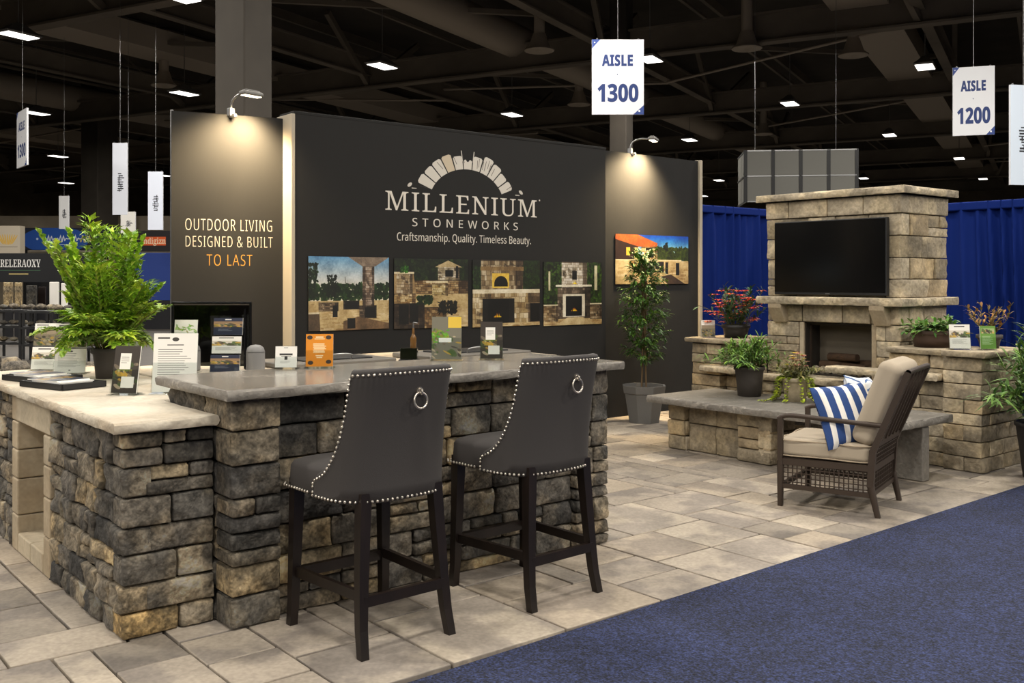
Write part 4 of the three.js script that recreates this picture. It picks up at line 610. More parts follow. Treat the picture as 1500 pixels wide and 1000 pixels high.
// ---------------------------------------------------------------- plants
class Leafage {
  constructor() { this.p = []; this.c = []; }
  tri(a, b, c, col) { this.p.push(a.x, a.y, a.z, b.x, b.y, b.z, c.x, c.y, c.z); for (let i = 0; i < 3; i++) this.c.push(...col); }
  leaf(base, dir, up, L, W, col, droop = 0.15) {                            // a folded blade of four facets
    const d = dir.clone().normalize(), s = d.clone().cross(up); if (s.lengthSq() < 1e-5) s.set(1, 0, 0); s.normalize(); const n = s.clone().cross(d);
    const m = base.clone().addScaledVector(d, L * 0.42).addScaledVector(n, L * 0.06), t = base.clone().addScaledVector(d, L).addScaledVector(n, -L * droop), l = m.clone().addScaledVector(s, W / 2).addScaledVector(n, W * 0.16), r = m.clone().addScaledVector(s, -W / 2).addScaledVector(n, W * 0.16);
    this.tri(base, m, l, col); this.tri(base, r, m, col); this.tri(l, m, t, col); this.tri(m, r, t, col);
  }
  blade(pts, W, col) { for (let i = 0; i < pts.length - 1; i++) { const a = pts[i], b = pts[i + 1], d = b.clone().sub(a), s = d.clone().cross(V(0, 1, 0)); if (s.lengthSq() < 1e-8) s.set(1, 0, 0); s.normalize(); const wa = W * Math.sin(Math.PI * (0.15 + 0.85 * i / pts.length)), wb = i === pts.length - 2 ? 0.001 : W * Math.sin(Math.PI * (0.15 + 0.85 * (i + 1) / pts.length)); const a1 = a.clone().addScaledVector(s, wa / 2), a2 = a.clone().addScaledVector(s, -wa / 2), b1 = b.clone().addScaledVector(s, wb / 2), b2 = b.clone().addScaledVector(s, -wb / 2); this.tri(a1, a2, b2, col); this.tri(a1, b2, b1, col); } }
  geo() { const g = new THREE.BufferGeometry(); g.setAttribute('position', new THREE.Float32BufferAttribute(this.p, 3)); g.setAttribute('color', new THREE.Float32BufferAttribute(this.c, 3)); g.computeVertexNormals(); return g; }
  get size() { return this.p.length; }
}
M.leaf = new THREE.MeshPhysicalMaterial({ vertexColors: true, roughness: 0.5, transmission: 0.22, thickness: 0, side: THREE.DoubleSide });
M.leafMatt = new THREE.MeshPhysicalMaterial({ vertexColors: true, roughness: 0.75, transmission: 0.15, thickness: 0, side: THREE.DoubleSide });
M.stem = mat({ color: rgb(96, 92, 48), roughness: 0.8 });
M.woody = mat({ color: rgb(104, 84, 58), roughness: 0.9 });
const lin = (r, g, b) => { const c = rgb(r, g, b); return [c.r, c.g, c.b]; };
const vary = (c, r, k = 0.35) => { const f = 1 + (r() - 0.5) * 2 * k; return [c[0] * f * (1 + (r() - 0.5) * 0.2), c[1] * f, c[2] * f]; };
function leafPart(name, lf, parent, m = M.leaf) { return part(name, lf.geo(), m, parent); }
function roundPot(o, rT, rB, h, m, seg = 28, rim = 0.02) { part('pot', new THREE.LatheGeometry([[0.001, 0], [rB, 0], [lerp(rB, rT, 0.5), h * 0.5], [rT, h - 0.03], [rT + rim * 0.5, h - 0.03], [rT + rim * 0.5, h], [rT - 0.012, h], [rT - 0.02, h - 0.05], [0.001, h - 0.05]].map(([a, b]) => new THREE.Vector2(a, b)), seg), m, o); part('soil', new THREE.CircleGeometry(rT - 0.018, 20).rotateX(-Math.PI / 2).translate(0, h - 0.03, 0), M.soil, o); }

{ // leafy bush on the island worktop: pinnate branches, yellow-green at the tips
  const r = rng(11), o = thing('potted_bush', 'bright green bush with feathery branches in grey pot on the cream worktop', 'plant', [1.83, 0.91, -6.05]);
  roundPot(o, 0.078, 0.06, 0.18, M.potDark);
  const dark = lin(58, 104, 34), lite = lin(142, 190, 48), tip = lin(204, 222, 74);
  for (let i = 0; i < 64; i++) {
    const a = i * 2.399 + r() * 0.4, el = i < 12 ? 1.2 + r() * 0.2 : 0.3 + r() * 0.95, L = (i < 12 ? 0.36 + r() * 0.3 : 0.22 + r() * 0.26) * (el > 1 ? 1 : 0.6 + 0.38 * el) + (i === 30 || i === 38 ? 0.16 : 0), lf = new Leafage(), pts = [];
    const d0 = V(Math.cos(a) * Math.cos(el), Math.sin(el), Math.sin(a) * Math.cos(el)), sag = 0.05 + r() * 0.16; let lean = i < 12 ? 0.04 : 0.09;
    for (let k = 0; k <= 6; k++) { const t = k / 6; pts.push(V(d0.x * (lean + L * t), 0.18 + d0.y * L * t + 0.16 * t - sag * t * t * (el < 1 ? 1.2 : 0.4), d0.z * (lean + L * t))); }
    const cv = new THREE.CatmullRomCurve3(pts), br = part('branch', tube(pts, 0.0028, 5, 10), M.stem, o), n = 15;
    for (let k = 2; k <= n; k++) { const t = k / n, p = cv.getPoint(t), tg = cv.getTangent(t), s = tg.clone().cross(V(0, 1, 0)).normalize(), w = 1 - 0.45 * t;
      for (const sd of [-1, 1]) { const twig = tg.clone().multiplyScalar(0.5).addScaledVector(s, sd).add(V(0, 0.15, 0)).normalize(), base = mix3(dark, mix3(lite, tip, r()), Math.min(1, 0.15 + 0.7 * t * (0.5 + r()))), TL = 0.07 * w;
        for (let q = 0; q < 4; q++) { const b = p.clone().addScaledVector(twig, TL * q / 3); const dir = q === 3 ? twig : twig.clone().addScaledVector(tg, (q % 2 ? -0.9 : 0.9)); lf.leaf(b, dir.add(V((r() - 0.5) * 0.4, (r() - 0.4) * 0.5, (r() - 0.5) * 0.4)), V(0, 1, 0), 0.058 * (0.7 + r() * 0.6), 0.034, vary(base, r)); } } }
    lf.leaf(cv.getPoint(1), cv.getTangent(1), V(0, 1, 0), 0.05, 0.02, vary(tip, r)); leafPart('leaflets', lf, br);
  }
}
{ // slim tree in an eight sided grey pot
  const r = rng(21), o = thing('potted_tree', 'slim leafy tree in a faceted grey pot against the black panel', 'plant', [7.6, 0, -7.13]);
  const oct = (R, y) => Array.from({ length: 8 }, (_, i) => { const a = -(i + 0.5) / 8 * Math.PI * 2; return V(Math.cos(a) * R, y, Math.sin(a) * R); });
  part('pot', flat(loft([oct(0.165, 0), oct(0.215, 0.3), oct(0.228, 0.31), oct(0.24, 0.385), oct(0.215, 0.385), oct(0.205, 0.34)])), M.potGrey, o); part('soil', new THREE.CircleGeometry(0.21, 16).rotateX(-Math.PI / 2).translate(0, 0.345, 0), M.soil, o);
  for (let i = 0; i < 4; i++) { const a = i * 1.6; part('trunk', tube([V(Math.cos(a) * 0.035, 0.33, Math.sin(a) * 0.035), V(Math.cos(a) * 0.02, 0.7, Math.sin(a) * 0.02), V(Math.cos(a + 1) * 0.02, 1.2, Math.sin(a + 1) * 0.02), V(Math.cos(a + 2) * 0.03, 1.72 - i * 0.08, Math.sin(a + 2) * 0.03)], 0.009, 6, 20), M.woody, o); }
  const dark = lin(46, 86, 28), lite = lin(118, 158, 46);
  for (let i = 0; i < 72; i++) {
    const y = 0.62 + 1.1 * (i / 72), a = i * 2.4, prof = 0.16 * Math.sin(Math.PI * Math.min(1, 0.22 + 0.74 * (i / 72)) ) + 0.06, L = prof * (0.85 + r() * 0.35), lf = new Leafage(), st = V(0, y, 0), en = V(Math.cos(a) * L, y + 0.1 * (r() + 0.2), Math.sin(a) * L), tg = en.clone().sub(st);
    const br = part('branch', rod(st, en, 0.004, 0.002, 5), M.woody, o);
    for (let k = 0; k < 26; k++) { const p = st.clone().lerp(en, 0.25 + 0.78 * r()), d = tg.clone().normalize().multiplyScalar(0.7).add(V(r() - 0.5, (r() - 0.55) * 0.9, r() - 0.5)); lf.leaf(p.add(V((r() - 0.5) * 0.06, (r() - 0.5) * 0.06, (r() - 0.5) * 0.06)), d, V(0, 1, 0), 0.062 + r() * 0.03, 0.028, vary(mix3(dark, lite, r() * r()), r), 0.3); }
    leafPart('leaves', lf, br);
  }
}
function grassPlant(name, label, pos, spec) {
  const r = rng(spec.seed), o = thing(name, label, 'plant', pos); spec.pot(o); const y0 = spec.y;
  for (let i = 0; i < spec.n; i++) {
    const a = i * 2.399, el = spec.el0 + r() * (spec.el1 - spec.el0), L = spec.L * (0.6 + r() * 0.5), lf = new Leafage(), d = V(Math.cos(a) * Math.cos(el), Math.sin(el), Math.sin(a) * Math.cos(el)), pts = []; if (spec.shy) d.z = d.z < 0 ? d.z * 0.25 : d.z * 0.9;
    for (let k = 0; k <= 5; k++) { const t = k / 5; pts.push(V(d.x * (0.02 + L * t), y0 + d.y * L * t - spec.sag * L * t * t, d.z * (0.02 + L * t)).add(V(Math.cos(a) * spec.spread * r() * 0.2, 0, Math.sin(a) * spec.spread * r() * 0.2))); }
    const br = part('stem', tube(pts, 0.0025, 4, 8), M.stem, o), cv = new THREE.CatmullRomCurve3(pts);
    for (let k = 0; k < spec.per; k++) { const t = 0.15 + 0.85 * (k / spec.per), p = cv.getPoint(t), b = cv.getTangent(t), q = r() * 6.28, dir = b.clone().multiplyScalar(0.9).add(V(Math.cos(q), 0.2 + (r() - 0.5), Math.sin(q)).multiplyScalar(0.8)).normalize(), LL = spec.leaf * (0.6 + r() * 0.7); const e = []; for (let s = 0; s <= 3; s++) e.push(p.clone().addScaledVector(dir, LL * s / 3).add(V(0, -LL * 0.35 * (s / 3) ** 2, 0))); lf.blade(e, spec.w, vary(mix3(spec.c0, spec.c1, r() * (0.4 + 0.6 * t)), r)); }
    leafPart('leaves', lf, br, M.leafMatt);
  }
  return o;
}
grassPlant('potted_grass', 'bushy green grassy plant in a dark grey pot on the bench slab', [7.1, 0.47, -5.4], { seed: 3, y: 0.24, n: 70, el0: 0.35, el1: 1.5, L: 0.38, sag: 0.3, spread: 0.4, per: 18, leaf: 0.11, w: 0.013, c0: lin(58, 104, 30), c1: lin(140, 178, 62), pot: (o) => roundPot(o, 0.125, 0.1, 0.26, M.potDark) });
{ // yellow-green planter with trailing vine
  const o = grassPlant('flower_planter', 'small pale planter of yellow green vine and pink blooms on the bench slab', [7.09, 0.47, -4.92], { seed: 14, y: 0.18, n: 34, el0: 0.4, el1: 1.45, L: 0.21, sag: 0.2, spread: 0.3, per: 10, leaf: 0.07, w: 0.016, c0: lin(70, 84, 34), c1: lin(150, 140, 80), pot: (q) => roundPot(q, 0.105, 0.085, 0.2, mat({ color: rgb(196, 188, 170), map: T.slab, roughness: 0.8 })) });
  const r = rng(15); for (let i = 0; i < 16; i++) { const a = r() * 6.28, lf = new Leafage(), run = i % 4 === 0 ? 0.2 : 0.03, pts = [V(Math.cos(a) * 0.08, 0.2, Math.sin(a) * 0.08), V(Math.cos(a) * 0.13, 0.18, Math.sin(a) * 0.13), V(Math.cos(a) * 0.14, 0.08, Math.sin(a) * 0.14), V(Math.cos(a) * (0.145 + run * 0.4), 0.02, Math.sin(a) * (0.145 + run * 0.4)), V(Math.cos(a) * (0.15 + run), 0.012, Math.sin(a) * (0.15 + run))], cv = new THREE.CatmullRomCurve3(pts), v = part('vine', tube(pts, 0.002, 4, 12), M.stem, o); for (let k = 0; k < 18; k++) lf.leaf(cv.getPoint(k / 18), V(Math.cos(a) + r() - 0.5, r() * 0.6 - 0.1, Math.sin(a) + r() - 0.5), V(0, 1, 0), 0.045, 0.036, vary(lin(168, 186, 44), r), 0.2); leafPart('leaves', lf, v); }
  for (let i = 0; i < 24; i++) { const a = r() * 6.28, R = r() * 0.12, y = 0.28 + r() * 0.13, lf = new Leafage(), p = V(Math.cos(a) * R, y, Math.sin(a) * R); for (let k = 0; k < 7; k++) lf.leaf(p, V(Math.cos(k * 0.9), 0.5, Math.sin(k * 0.9)), V(0, 1, 0), 0.034, 0.026, vary(i % 3 ? lin(214, 158, 140) : lin(222, 206, 96), r)); leafPart('blossom', lf, part('flower_stalk', rod(V(p.x * 0.5, 0.18, p.z * 0.5), p, 0.002, 0.002, 4), M.stem, o)); }
}
{ // red lilies behind the left wing
  const o = grassPlant('red_flower_plant', 'red and orange flowering plant in black pot on the left wing wall', [7.86, 0.917, -6.14], { seed: 34, y: 0.1, n: 34, el0: 0.7, el1: 1.5, L: 0.48, sag: 0.12, spread: 0.4, per: 13, leaf: 0.1, w: 0.02, c0: lin(40, 80, 40), c1: lin(70, 112, 62), pot: (q) => roundPot(q, 0.13, 0.11, 0.13, M.potBlack) });
  const r = rng(35); for (let i = 0; i < 52; i++) { const a = r() * 6.28, R = 0.06 + r() * 0.22, y = 0.14 + r() * 0.32, p = V(Math.cos(a) * R, y, Math.sin(a) * R), lf = new Leafage(); for (let k = 0; k < 6; k++) lf.leaf(p, V(Math.cos(k * 1.05 + a), 0.45, Math.sin(k * 1.05 + a)), V(0, 1, 0), 0.062, 0.034, vary(r() < 0.6 ? lin(224, 66, 36) : lin(236, 124, 52), r, 0.25), 0.35); leafPart('blossom', lf, part('flower_stalk', rod(V(p.x * 0.3, 0.1, p.z * 0.3), p, 0.0025, 0.002, 4), M.stem, o)); }
}
grassPlant('bowl_planter', 'low bright green leafy plant in a wide brown bowl on the wing wall', [7.87, 0.935, -4.12], { seed: 44, y: 0.12, n: 64, el0: 0.25, el1: 1.3, L: 0.2, sag: 0.3, spread: 0.5, per: 9, leaf: 0.075, w: 0.024, c0: lin(56, 106, 30), c1: lin(118, 156, 56), pot: (o) => roundPot(o, 0.17, 0.15, 0.14, mat({ color: rgb(74, 56, 46), roughness: 0.7 })) });
grassPlant('bronze_leaf_plant', 'bronze and yellow leaved shrub in a small pot behind the leaflets', [8.04, 0.938, -3.74], { seed: 54, y: 0.1, n: 16, el0: 0.8, el1: 1.5, L: 0.34, sag: 0.1, spread: 0.3, per: 9, leaf: 0.07, w: 0.02, c0: lin(84, 74, 34), c1: lin(196, 136, 60), pot: (o) => roundPot(o, 0.09, 0.07, 0.11, M.potDark) });
grassPlant('potted_shrub', 'tall green shrub with long narrow leaves in a black pot on the paving', [7.8, 0, -3.2], { seed: 64, shy: true, y: 0.4, n: 110, el0: 0.45, el1: 1.5, L: 0.92, sag: 0.22, spread: 0.5, per: 22, leaf: 0.17, w: 0.021, c0: lin(50, 92, 32), c1: lin(132, 168, 68), pot: (o) => roundPot(o, 0.21, 0.16, 0.42, M.potBlack) });

// ---------------------------------------------------------------- leaflets, stands and small things on the counters
const BR = rng(91);
function leafletArt(kind) {
  return canvasTex(256, 384, (g, w, h) => {
    const img = (x, y, ww, hh, tone) => { g.save(); g.beginPath(); g.rect(x, y, ww, hh); g.clip(); g.fillStyle = tone; g.fillRect(x, y, ww, hh); for (let i = 0; i < 34; i++) { const k = BR(); g.fillStyle = `rgba(${[[58, 50, 42], [196, 178, 146], [70, 92, 44], [122, 108, 90], [208, 164, 60]][Math.floor(k * 5)].join(',')},.75)`; g.beginPath(); g.ellipse(x + BR() * ww, y + hh * (0.35 + 0.6 * BR()), 10 + BR() * 34, 6 + BR() * 18, BR(), 0, 7); g.fill(); } g.restore(); };
    const rows = (x, y, n, ww, c = 'rgba(90,86,80,.8)') => { g.fillStyle = c; for (let i = 0; i < n; i++) g.fillRect(x, y + i * 15, ww * (0.6 + BR() * 0.4), 4); };
    g.fillStyle = 'rgb(242,238,230)'; g.fillRect(0, 0, w, h);
    if (kind === 'photo') { img(0, h * 0.3, w, h * 0.7, 'rgb(150,134,108)'); g.fillStyle = 'rgb(60,54,48)'; g.fillRect(20, 24, 120, 14); rows(20, 56, 2, 160); }
    if (kind === 'white') { img(0, h * 0.25, w, h * 0.3, 'rgb(214,206,190)'); rows(30, h * 0.64, 5, 190); g.fillStyle = 'rgb(60,56,52)'; g.fillRect(60, 26, 130, 18); }
    if (kind === 'plain') { g.fillStyle = 'rgb(70,66,62)'; g.fillRect(24, 26, 70, 10); g.beginPath(); g.ellipse(128, 40, 20, 13, 0, 0, 7); g.fill(); g.fillRect(80, 74, 96, 6); rows(28, 104, 13, 200); g.beginPath(); g.arc(128, 344, 9, 0, 7); g.fill(); }
    if (kind === 'dark') { img(0, 0, w, h, 'rgb(58,50,42)'); g.fillStyle = 'rgb(236,232,222)'; g.fillRect(60, 60, 110, 130); g.fillRect(90, 250, 130, 90); rows(72, 90, 4, 86); img(40, 190, 150, 60, 'rgb(120,130,50)'); }
    if (kind === 'navy') { g.fillStyle = 'rgb(38,44,66)'; g.fillRect(0, 0, w, h); img(0, h * 0.2, w, h * 0.35, 'rgb(150,120,90)'); g.fillStyle = 'rgb(230,228,222)'; g.fillRect(100, 22, 56, 26); rows(40, h * 0.64, 4, 150, 'rgba(220,220,225,.7)'); }
    if (kind === 'green') { g.fillStyle = 'rgb(106,150,62)'; g.fillRect(0, 0, w, h); img(20, 40, w - 40, 90, 'rgb(160,180,120)'); rows(30, 170, 10, 180, 'rgba(238,244,226,.8)'); }
    if (kind === 'leaf') { g.fillStyle = 'rgb(234,234,222)'; g.fillRect(0, 0, w, h); for (let i = 0; i < 26; i++) { g.fillStyle = `rgba(${80 + BR() * 60 | 0},${130 + BR() * 50 | 0},60,.7)`; g.beginPath(); g.ellipse(BR() * w, h * (0.2 + BR() * 0.5), 26, 9, BR() * 3, 0, 7); g.fill(); } rows(40, h * 0.72, 4, 160); }
    if (kind === 'garden') { img(0, 0, w, h, 'rgb(120,116,100)'); leavesOn(g, 0, h * 0.3, w * 0.55, h * 0.6); g.fillStyle = 'rgb(226,190,70)'; g.fillRect(w * 0.55, 0, w * 0.45, h * 0.26); g.fillStyle = 'rgb(238,236,228)'; g.fillRect(60, h * 0.5, 110, 40); }
    if (kind === 'orange') { g.fillStyle = 'rgb(226,140,30)'; g.fillRect(0, 0, w, h); g.fillStyle = 'rgb(60,48,40)'; for (const [x, y] of [[36, 40], [212, 40], [44, 340], [214, 330]]) { g.beginPath(); g.ellipse(x, y, 26, 24, 0, 0, 7); g.fill(); } g.fillStyle = 'rgb(250,226,180)'; g.fillRect(92, 28, 72, 16); g.fillRect(80, 52, 96, 10); for (let i = 0; i < 8; i++) g.fillRect(66 + BR() * 10, 110 + i * 15, 120 - BR() * 20, 9); g.fillRect(92, 250, 70, 12); g.fillRect(100, 272, 54, 12); }
    if (kind === 'card') { g.fillStyle = 'rgb(60,58,56)'; g.fillRect(50, 130, 156, 36); g.fillRect(70, 176, 120, 10); g.fillRect(110, 186, 36, 60); rows(60, 270, 3, 140); g.fillRect(100, 20, 50, 12); }
  });
}
const leavesOn = (g, x0, y0, x1, y1) => { for (let i = 0; i < 60; i++) { g.fillStyle = `rgba(${70 + BR() * 70 | 0},${110 + BR() * 70 | 0},40,.8)`; g.beginPath(); g.ellipse(lerp(x0, x1, BR()), lerp(y0, y1, BR()), 16, 8, BR() * 3, 0, 7); g.fill(); } };
const artCache = {}; const art = (k) => (artCache[k] ||= mat({ map: leafletArt(k), roughness: 0.4 }));
const FACE = YAW - Math.PI / 2;                                              // turn that faces the aisle where visitors walk
function leafletHolder(label, x, y, z, turn, w, h, kinds, tilt = 0.24, group) {  // clear slanted holder with one leaflet stack per tier
  const o = thing('leaflet_holder', label, 'leaflet holder', [x, y, z], turn, group); const n = kinds.length, th = h / n;
  part('base', bx(w + 0.01, 0.004, 0.05 + 0.05 * n, 0, 0.002, -0.02 * n), M.acrylic, o);
  kinds.forEach((k, i) => { const m = new THREE.Matrix4().makeRotationX(-tilt).setPosition(0, 0.005 + i * th, -i * 0.035); const hh = n > 1 ? th * 1.02 : h; part('leaflet', metreless(new THREE.BoxGeometry(w - 0.008, hh - 0.01, 0.006).translate(0, hh / 2, 0), m), [M.paper, M.paper, M.paper, M.paper, art(k), M.paper], o); part('clear_front', metreless(new THREE.BoxGeometry(w, hh * 0.5, 0.002).translate(0, hh * 0.25, 0.008), m), M.acrylic, o); part('clear_back', metreless(new THREE.BoxGeometry(w, hh, 0.003).translate(0, hh / 2, -0.006), m), M.acrylic, o); });
  part('rear_foot', bx(w * 0.5, 0.003, 0.04, 0, 0.0015, -0.07 - 0.02 * n), M.acrylic, o); return o;
}
function metreless(g, m) { return g.applyMatrix4(m); }
const CT = 0.911;
leafletHolder('two tier clear holder of leaflets at the far corner of the cream worktop', 1.66, CT, -6.78, FACE, 0.17, 0.3, ['white', 'photo'], 0.2);
leafletHolder('two tier clear holder of leaflets standing beside the bright bush', 1.72, CT, -6.42, FACE + 0.15, 0.19, 0.31, ['plain', 'photo'], 0.24);
leafletHolder('clear holder with a dark photo leaflet in front of the bush pot', 1.625, CT, -5.1, FACE - 0.2, 0.15, 0.25, ['dark'], 0.2);
leafletHolder('large white printed sheet in a slanted clear holder on the cream worktop', 1.845, CT, -5.0, FACE + 0.05, 0.23, 0.31, ['plain'], 0.14);
leafletHolder('narrow clear holder with green leaf leaflets, behind the large white sheet', 2.28, CT, -6.02, FACE, 0.15, 0.33, ['leaf', 'leaf'], 0.16);
leafletHolder('three tier clear holder with navy and white leaflets near the black framed screen', 2.48, CT, -5.86, FACE, 0.19, 0.34, ['navy', 'white', 'navy'], 0.14);
leafletHolder('small white card standing beside the orange card on the bar top', 2.3, 1.034, -4.66, FACE, 0.118, 0.118, ['card'], 0.12);
leafletHolder('bright orange printed card on the grey bar top', 2.46, 1.034, -4.6, FACE + 0.1, 0.148, 0.178, ['orange'], 0.12);
leafletHolder('clear holder of garden photo leaflets on the bar top behind the stools', 3.24, 1.034, -4.56, FACE, 0.175, 0.25, ['garden'], 0.1);
leafletHolder('clear holder with dark photo leaflets on the bar top behind the stools', 3.47, 1.034, -4.44, FACE, 0.135, 0.22, ['dark'], 0.1);
leafletHolder('small photo leaflet in clear holder on the left wing wall', 7.66, 0.918, -6.32, FACE, 0.14, 0.17, ['photo'], 0.12);
leafletHolder('white photo leaflet in clear holder on the end pillar cap', 7.66, 0.939, -3.79, FACE, 0.17, 0.2, ['white'], 0.12);
leafletHolder('green leaflet in clear holder beside the white one on the pillar cap', 7.79, 0.939, -3.63, FACE, 0.13, 0.19, ['green'], 0.12);
{ // dark trays of booklets
  const spots = [[1.5, -5.72, 0.3, 'nearer tray of booklets, black with pale covers, beside the dark leaflet holder'], [1.5, -6.15, 0.28, 'farther black tray of pale covered booklets near the worktop corner']];
  for (const [x, z, t, label] of spots) { const o = thing('booklet_tray', label, 'tray', [x, CT, z], t); part('tray', [rb(0.26, 0.008, 0.4, 0, 0.005, 0, 0.003), bx(0.26, 0.03, 0.008, 0, 0.018, 0.196), bx(0.26, 0.03, 0.008, 0, 0.018, -0.196), bx(0.008, 0.03, 0.4, 0.126, 0.018, 0), bx(0.008, 0.03, 0.4, -0.126, 0.018, 0)], M.black, o);
    const r = rng(Math.round(-z * 10)); for (let i = 0; i < 5; i++) { const m = part('booklet', new THREE.BoxGeometry(0.2, 0.006, 0.26), [M.paper, M.paper, art(i % 2 ? 'white' : 'navy'), M.paper, M.paper, M.paper], o); m.position.set((r() - 0.5) * 0.03, 0.014 + i * 0.0065, (r() - 0.5) * 0.1); m.rotation.y = (r() - 0.5) * 0.12; } }
}
{ // black framed clear screen and grey canisters at the counter corner
  const o = thing('framed_screen', 'black tube framed clear screen standing on the back counter', 'screen', [2.56, CT, -6.26], FACE - 0.05); const w = 0.26, h = 0.43;
  part('frame', [rod(V(-w, 0, 0), V(-w, h, 0), 0.009), rod(V(-w - 0.009, h, 0), V(w + 0.009, h, 0), 0.009), rod(V(w, 0, 0), V(w, h, 0), 0.009), rod(V(w - 0.035, 0, 0.01), V(w - 0.035, h - 0.04, 0.01), 0.007)], mat({ color: rgb(40, 40, 42), metalness: 0.8, roughness: 0.25 }), o);
  part('pane', bx(w * 2 - 0.02, h - 0.03, 0.004, 0, h / 2, 0), new THREE.MeshPhysicalMaterial({ color: rgb(110, 112, 112), transmission: 1, thickness: 0, roughness: 0.05 }), o); for (const s of [-1, 1]) part('foot', rb(0.03, 0.012, 0.16, s * w, 0.006, 0, 0.004), M.black, o);
  const can = new THREE.LatheGeometry([[0.001, 0], [0.055, 0], [0.058, 0.01], [0.058, 0.13], [0.05, 0.155], [0.03, 0.17], [0.001, 0.174]].map(([a, b]) => new THREE.Vector2(a, b)), 24), cm = mat({ color: rgb(128, 126, 124), roughness: 0.55 });
  for (const [x, z, l] of [[2.67, -5.83, 'grey round topped canister beside the three tier holder, toward the bar'], [2.4, -6.2, 'grey round topped canister between the two upright leaflet holders']]) { const c = thing('canister', l, 'canister', [x, CT, z]); part('body', can, cm, c); part('lid_seam', new THREE.TorusGeometry(0.0585, 0.0015, 6, 24).rotateX(Math.PI / 2).translate(0, 0.128, 0), M.black, c); }
  // appliance lids and a soap set on the back counter
  const lidMat = mat({ color: rgb(150, 147, 142), map: T.concrete, roughness: 0.5 });
  for (const [x, z, w_, d, l] of [[3.3, -6.1, 0.86, 0.5, 'flat grey grill cover on the back counter beneath the first photo poster'], [4.45, -6.05, 0.95, 0.5, 'flat grey grill cover on the back counter toward the potted tree']]) { const c = thing('grill_cover', l, 'grill cover', [x, CT, z]); part('surround', rb(w_, 0.035, d, 0, 0.0185, 0, 0.01), lidMat, c); part('dark_inset', rb(w_ * 0.62, 0.012, d * 0.6, 0.03, 0.04, 0, 0.004), M.black, c); part('handle', tube([V(-0.1, 0.045, d * 0.38), V(-0.1, 0.07, d * 0.42), V(0.1, 0.07, d * 0.42), V(0.1, 0.045, d * 0.38)], 0.006, 6, 16), M.steel, c); }
  const b = thing('bottle_caddy', 'dark glass caddy with a small amber bottle on the back counter', 'caddy', [3.84, CT, -5.86], FACE); part('tray', rb(0.14, 0.02, 0.1, 0, 0.01, 0, 0.004), M.black, b); part('glass_box', rb(0.12, 0.08, 0.08, 0, 0.06, 0, 0.004), new THREE.MeshPhysicalMaterial({ color: rgb(60, 70, 50), transmission: 0.9, thickness: 0, roughness: 0.1 }), b);
  const bt = part('bottle', new THREE.LatheGeometry([[0.001, 0], [0.022, 0], [0.022, 0.07], [0.012, 0.09], [0.008, 0.1], [0.008, 0.14], [0.001, 0.142]].map(([a, q]) => new THREE.Vector2(a, q)), 16).translate(0.03, 0.1, 0), mat({ color: rgb(110, 78, 40), roughness: 0.2 }), b); part('pump', [rod(V(0.03, 0.24, 0), V(0.03, 0.28, 0), 0.005), rod(V(0.03, 0.28, 0), V(0.06, 0.275, 0), 0.004)], M.steel, bt);
}

// ---------------------------------------------------------------- blue drapes behind the booth
M.drape = new THREE.MeshPhysicalMaterial({ color: rgb(13, 36, 104), roughness: 0.8, specularIntensity: 0.25, bumpMap: T.weave, bumpScale: 0.0006 });
function drape(label, x0, z0, x1, z1, h, seed) {
  const L = Math.hypot(x1 - x0, z1 - z0), o = thing('blue_drape', label, 'drape', [(x0 + x1) / 2, 0, (z0 + z1) / 2], -Math.atan2(z1 - z0, x1 - x0)), n = Math.round(L / 0.018), g = new THREE.PlaneGeometry(L, h, n, 14), p = g.attributes.position;
  for (let i = 0; i < p.count; i++) { const x = p.getX(i), y = p.getY(i), t = 0.5 - y / h; p.setZ(i, 0.1 * (1 - 2 * Math.abs(Math.sin(x * 15 + 7 * N3.noise(x * 1.1, seed, t * 0.3))) ** 0.8) * (0.45 + 0.55 * t) * (0.75 + 0.9 * N3.noise(x * 2.3, t * 1.2, seed)) + 0.035 * N3.noise(x * 9, t * 1.5, seed + 4)); } g.computeVertexNormals();
  part('curtain', g.translate(0, h / 2, 0), M.drape, o); part('pole', rod(V(-L / 2, h - 0.03, 0), V(L / 2, h - 0.03, 0), 0.02), M.steel, o); part('gathered_heading', rb(L, 0.1, 0.05, 0, h - 0.05, 0, 0.02), M.drape, o);
  for (const s of [-1, 1]) part('upright', rod(V(s * L / 2, 0, 0), V(s * L / 2, h, 0), 0.022), M.steel, o);
}
drape('blue drape hanging behind the red flowers, between black panel and fireplace', 8.6, -8.0, 12.0, -8.0, 2.42, 1);
drape('blue drape hanging behind the fireplace, beside the bronze shrub', 11.2, -7.6, 11.2, -4.55, 2.38, 2);
drape('blue drape panel nearest the black potted shrub and carpet', 11.1, -4.5, 11.1, -2.2, 2.42, 3);

